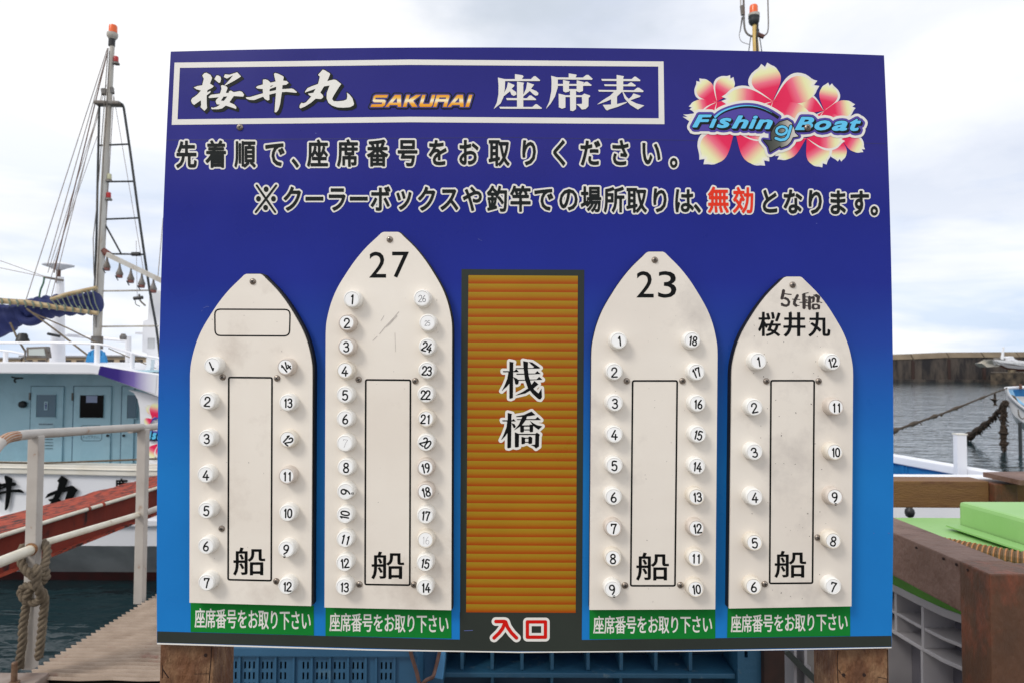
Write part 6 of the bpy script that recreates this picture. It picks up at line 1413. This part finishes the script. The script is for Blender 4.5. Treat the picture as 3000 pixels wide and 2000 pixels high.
def numeral(s_, h=0.0125, pen=0.00095, hand=False):
    "stroked digits centred on the origin, metres, y up"
    key = (s_, h, pen)
    if key in NC: return NC[key]
    core = s_.replace('.', ''); n_ = len(core); sc = h * (0.93 if n_ == 2 else 1.0); adv = 0.66; w = adv * n_ - 0.04; lines = []
    for i, ch in enumerate(core):
        for l in DIG[ch]:
            l2 = curve_pts(l, 3) if ch in '2356890' else l
            lines.append([((x * (0.85 if n_ == 2 else 1) + i * adv * 0.88 - w * (0.88 if n_ == 2 else 1) / 2) * sc, (0.5 - y) * sc) for x, y in l2])
    sh = strokes(lines, pen)
    if '.' in s_: sh = merge(sh, strokes([[((0.3 - w / 2) * sc, -0.78 * sc), ((0.32 - w / 2) * sc, -0.78 * sc)]], pen * 1.7, 10)) 
    sh = draw(sh, 0.00016 if pen > 0.0005 else 0.00009); NC[key] = sh; return sh
capm = {}
def cap_mesh(mat, dep):
    k = (mat.name, dep)
    if k in capm: return capm[k]
    r_ = 0.0142; m_ = MB(); n_ = 48; d = dep
    m_.lathe((0, 0, 0), [(r_ * 1.03, -d), (r_ * 1.04, -d + 0.0008), (r_ * 1.0, -0.0075), (r_ * 0.985, -0.0045), (r_ * 0.96, -0.0026), (r_ * 0.925, -0.0012), (r_ * 0.87, -0.0003), (r_ * 0.84, 0.0), (r_ * 0.81, -0.0001), (r_ * 0.79, -0.0009), (r_ * 0.3, -0.0009)], n_, Vector((0, -1, 0)))
    me = bpy.data.meshes.new('cap_body'); me.from_pydata([tuple(p) for p in m_.v], [], m_.f); me.materials.append(mat)
    for p in me.polygons: p.use_smooth = True
    capm[k] = me; return me
discm = bpy.data.meshes.new('number_disc'); dd = MB().lathe((0, 0, 0), [(0.0108, -0.0009), (0.0108, -0.00045), (0.0106, -0.0003)], 40, Vector((0, -1, 0))); discm.from_pydata([tuple(p) for p in dd.v], [], dd.f); discm.materials.append(mDisc)
D2 = 3000 / 2352
# (number, display x, display y, turn ccw degrees, style)
CAPS = [
 [('1', 487, 839, 205), ('2', 476, 921, -4), ('3', 474, 1006, 4), ('4', 472, 1089, -2), ('5', 473, 1171, -2), ('6', 473, 1253, -2), ('7', 474, 1337, 0),
  ('14', 655, 842, 38), ('13', 660, 924, 0), ('12', 660, 1008, -42), ('11', 658, 1092, 0), ('10', 660, 1177, 0), ('9.', 657, 1260, -10), ('12', 658, 1345, 0)],
 [('1', 808, 687, -4), ('2', 796, 741, 4), ('3', 795, 796, 2), ('4', 792, 850, -3), ('5', 792, 906, 0), ('6', 792, 961, 0), ('7', 792, 1017, -8, 'h'), ('8', 794, 1072, 0), ('9.', 793, 1128, 80), ('10', 792, 1182, 80), ('11', 792, 1237, -14), ('12', 791, 1292, 6), ('13', 790, 1347, -2),
  ('26', 969, 685, 0, 'g'), ('25', 982, 741, 0, 'g2'), ('24', 981, 796, -16), ('23', 980, 850, -4), ('22', 978, 905, 0), ('21', 978, 961, -2), ('20', 978, 1016, -38), ('19', 977, 1073, 12), ('18', 977, 1128, 12), ('17', 977, 1183, -6), ('16', 977, 1239, 0, 'h'), ('15', 976, 1292, -10), ('14', 976, 1348, 0)],
 [('1', 1421, 782, 6), ('2', 1411, 853, 2), ('3', 1412, 925, 0), ('4', 1411, 997, -2), ('5', 1411, 1068, 0), ('6', 1409, 1140, 2), ('7', 1409, 1212, 0), ('8', 1408, 1281, 0), ('9.', 1407, 1352, 14),
  ('18', 1590, 781, -8), ('17', 1600, 854, 22), ('16', 1602, 926, -2), ('15', 1603, 997, -14), ('14', 1601, 1070, -6), ('13', 1600, 1140, 4), ('12', 1600, 1212, 6), ('11', 1598, 1281, -2), ('10', 1598, 1352, 6)],
 [('1', 1742, 829, 8), ('2', 1733, 935, 12), ('3', 1733, 1037, 16), ('4', 1733, 1141, 0), ('5', 1733, 1245, 4), ('6', 1731, 1346, 0),
  ('12', 1912, 831, 12), ('11', 1920, 934, 0), ('10', 1918, 1037, 0), ('9.', 1918, 1140, 6), ('8', 1914, 1241, -10), ('7', 1914, 1346, -12)]]
PN = ['the leftmost plate', 'the tallest plate, headed 27', 'the third plate, headed 23', 'the rightmost plate']
random.seed(5); ordn = ['first', 'second', 'third', 'fourth', 'fifth', 'sixth', 'seventh']
for k, lst in enumerate(CAPS):
    xm = (plates[k]['hl'] + plates[k]['hr']) / 2
    for idx, it_ in enumerate(lst):
        num, dx, dy, rot = it_[:4]; sty = it_[4] if len(it_) > 4 else ''
        dep = random.choice((0.0155, 0.0165, 0.018)); px, py = dx * D2, dy * D2
        p = onb(px, py, LP + dep)
        col_ = 'left' if px < xm else 'right'
        nn = num.replace('.', '')
        pos = len([q for q in lst[:idx] if (q[1] * D2 < xm) == (px < xm)])
        od = ['first', 'second', 'third', 'fourth', 'fifth', 'sixth', 'seventh', 'eighth', 'ninth', 'tenth', 'eleventh', 'twelfth', 'thirteenth'][pos]
        wd_ = 'one two three four five six seven eight nine ten eleven twelve thirteen fourteen fifteen sixteen seventeen eighteen nineteen twenty twenty-one twenty-two twenty-three twenty-four twenty-five twenty-six'.split()[int(nn) - 1]
        lab = f"white cap {'faintly handwritten' if sty else 'marked'} {wd_}, {od} down the {col_} column of {PN[k]}"
        t = thing('seat_cap', lab, 'cap', p, 'numbered seat caps on the sign')
        t.rotation_euler = (R(random.uniform(-1.5, 1.5)), 0, R(random.uniform(-1.5, 1.5)))
        cm = random.choice((mCapA, mCapA, mCapA, mCapB)) if k != 3 else random.choice((mCapA, mCapB))
        if (k, idx) in ((1, 1), (1, 2), (0, 7), (0, 10), (1, 15 + 5), (1, 15 + 6), (2, 6), (2, 15), (3, 7), (3, 9)): cm = mCapC
        o = bpy.data.objects.new('cap_body', cap_mesh(cm, dep + 0.0003)); COL.objects.link(o); o.parent = t
        pen = {'': 0.00116, 'h': 0.00028, 'g': 0.00042, 'g2': 0.00032}[sty]; hh = {'': 0.0142, 'h': 0.0125, 'g': 0.0112, 'g2': 0.0082}[sty]
        mt = {'': mInkPure, 'h': mPencil2, 'g': mPencil, 'g2': mPencil}[sty]
        d_ = bpy.data.objects.new('number_disc', discm); COL.objects.link(d_); d_.parent = t; par = d_
        v2, f2 = numeral(num, hh, pen); a = R(rot); ca, sa = math.cos(a), math.sin(a)
        off = (random.uniform(-.0005, .0005), random.uniform(-.0005, .0002) - 0.0006)
        me = bpy.data.meshes.new('numeral'); me.from_pydata([(x * ca - y * sa + off[0], 0.00015, x * sa + y * ca + off[1]) for x, y in v2], [], f2); me.materials.append(mt)
        o = bpy.data.objects.new('numeral', me); COL.objects.link(o); o.parent = par

bpy.data.objects.remove(_fo); bpy.data.curves.remove(_fc)
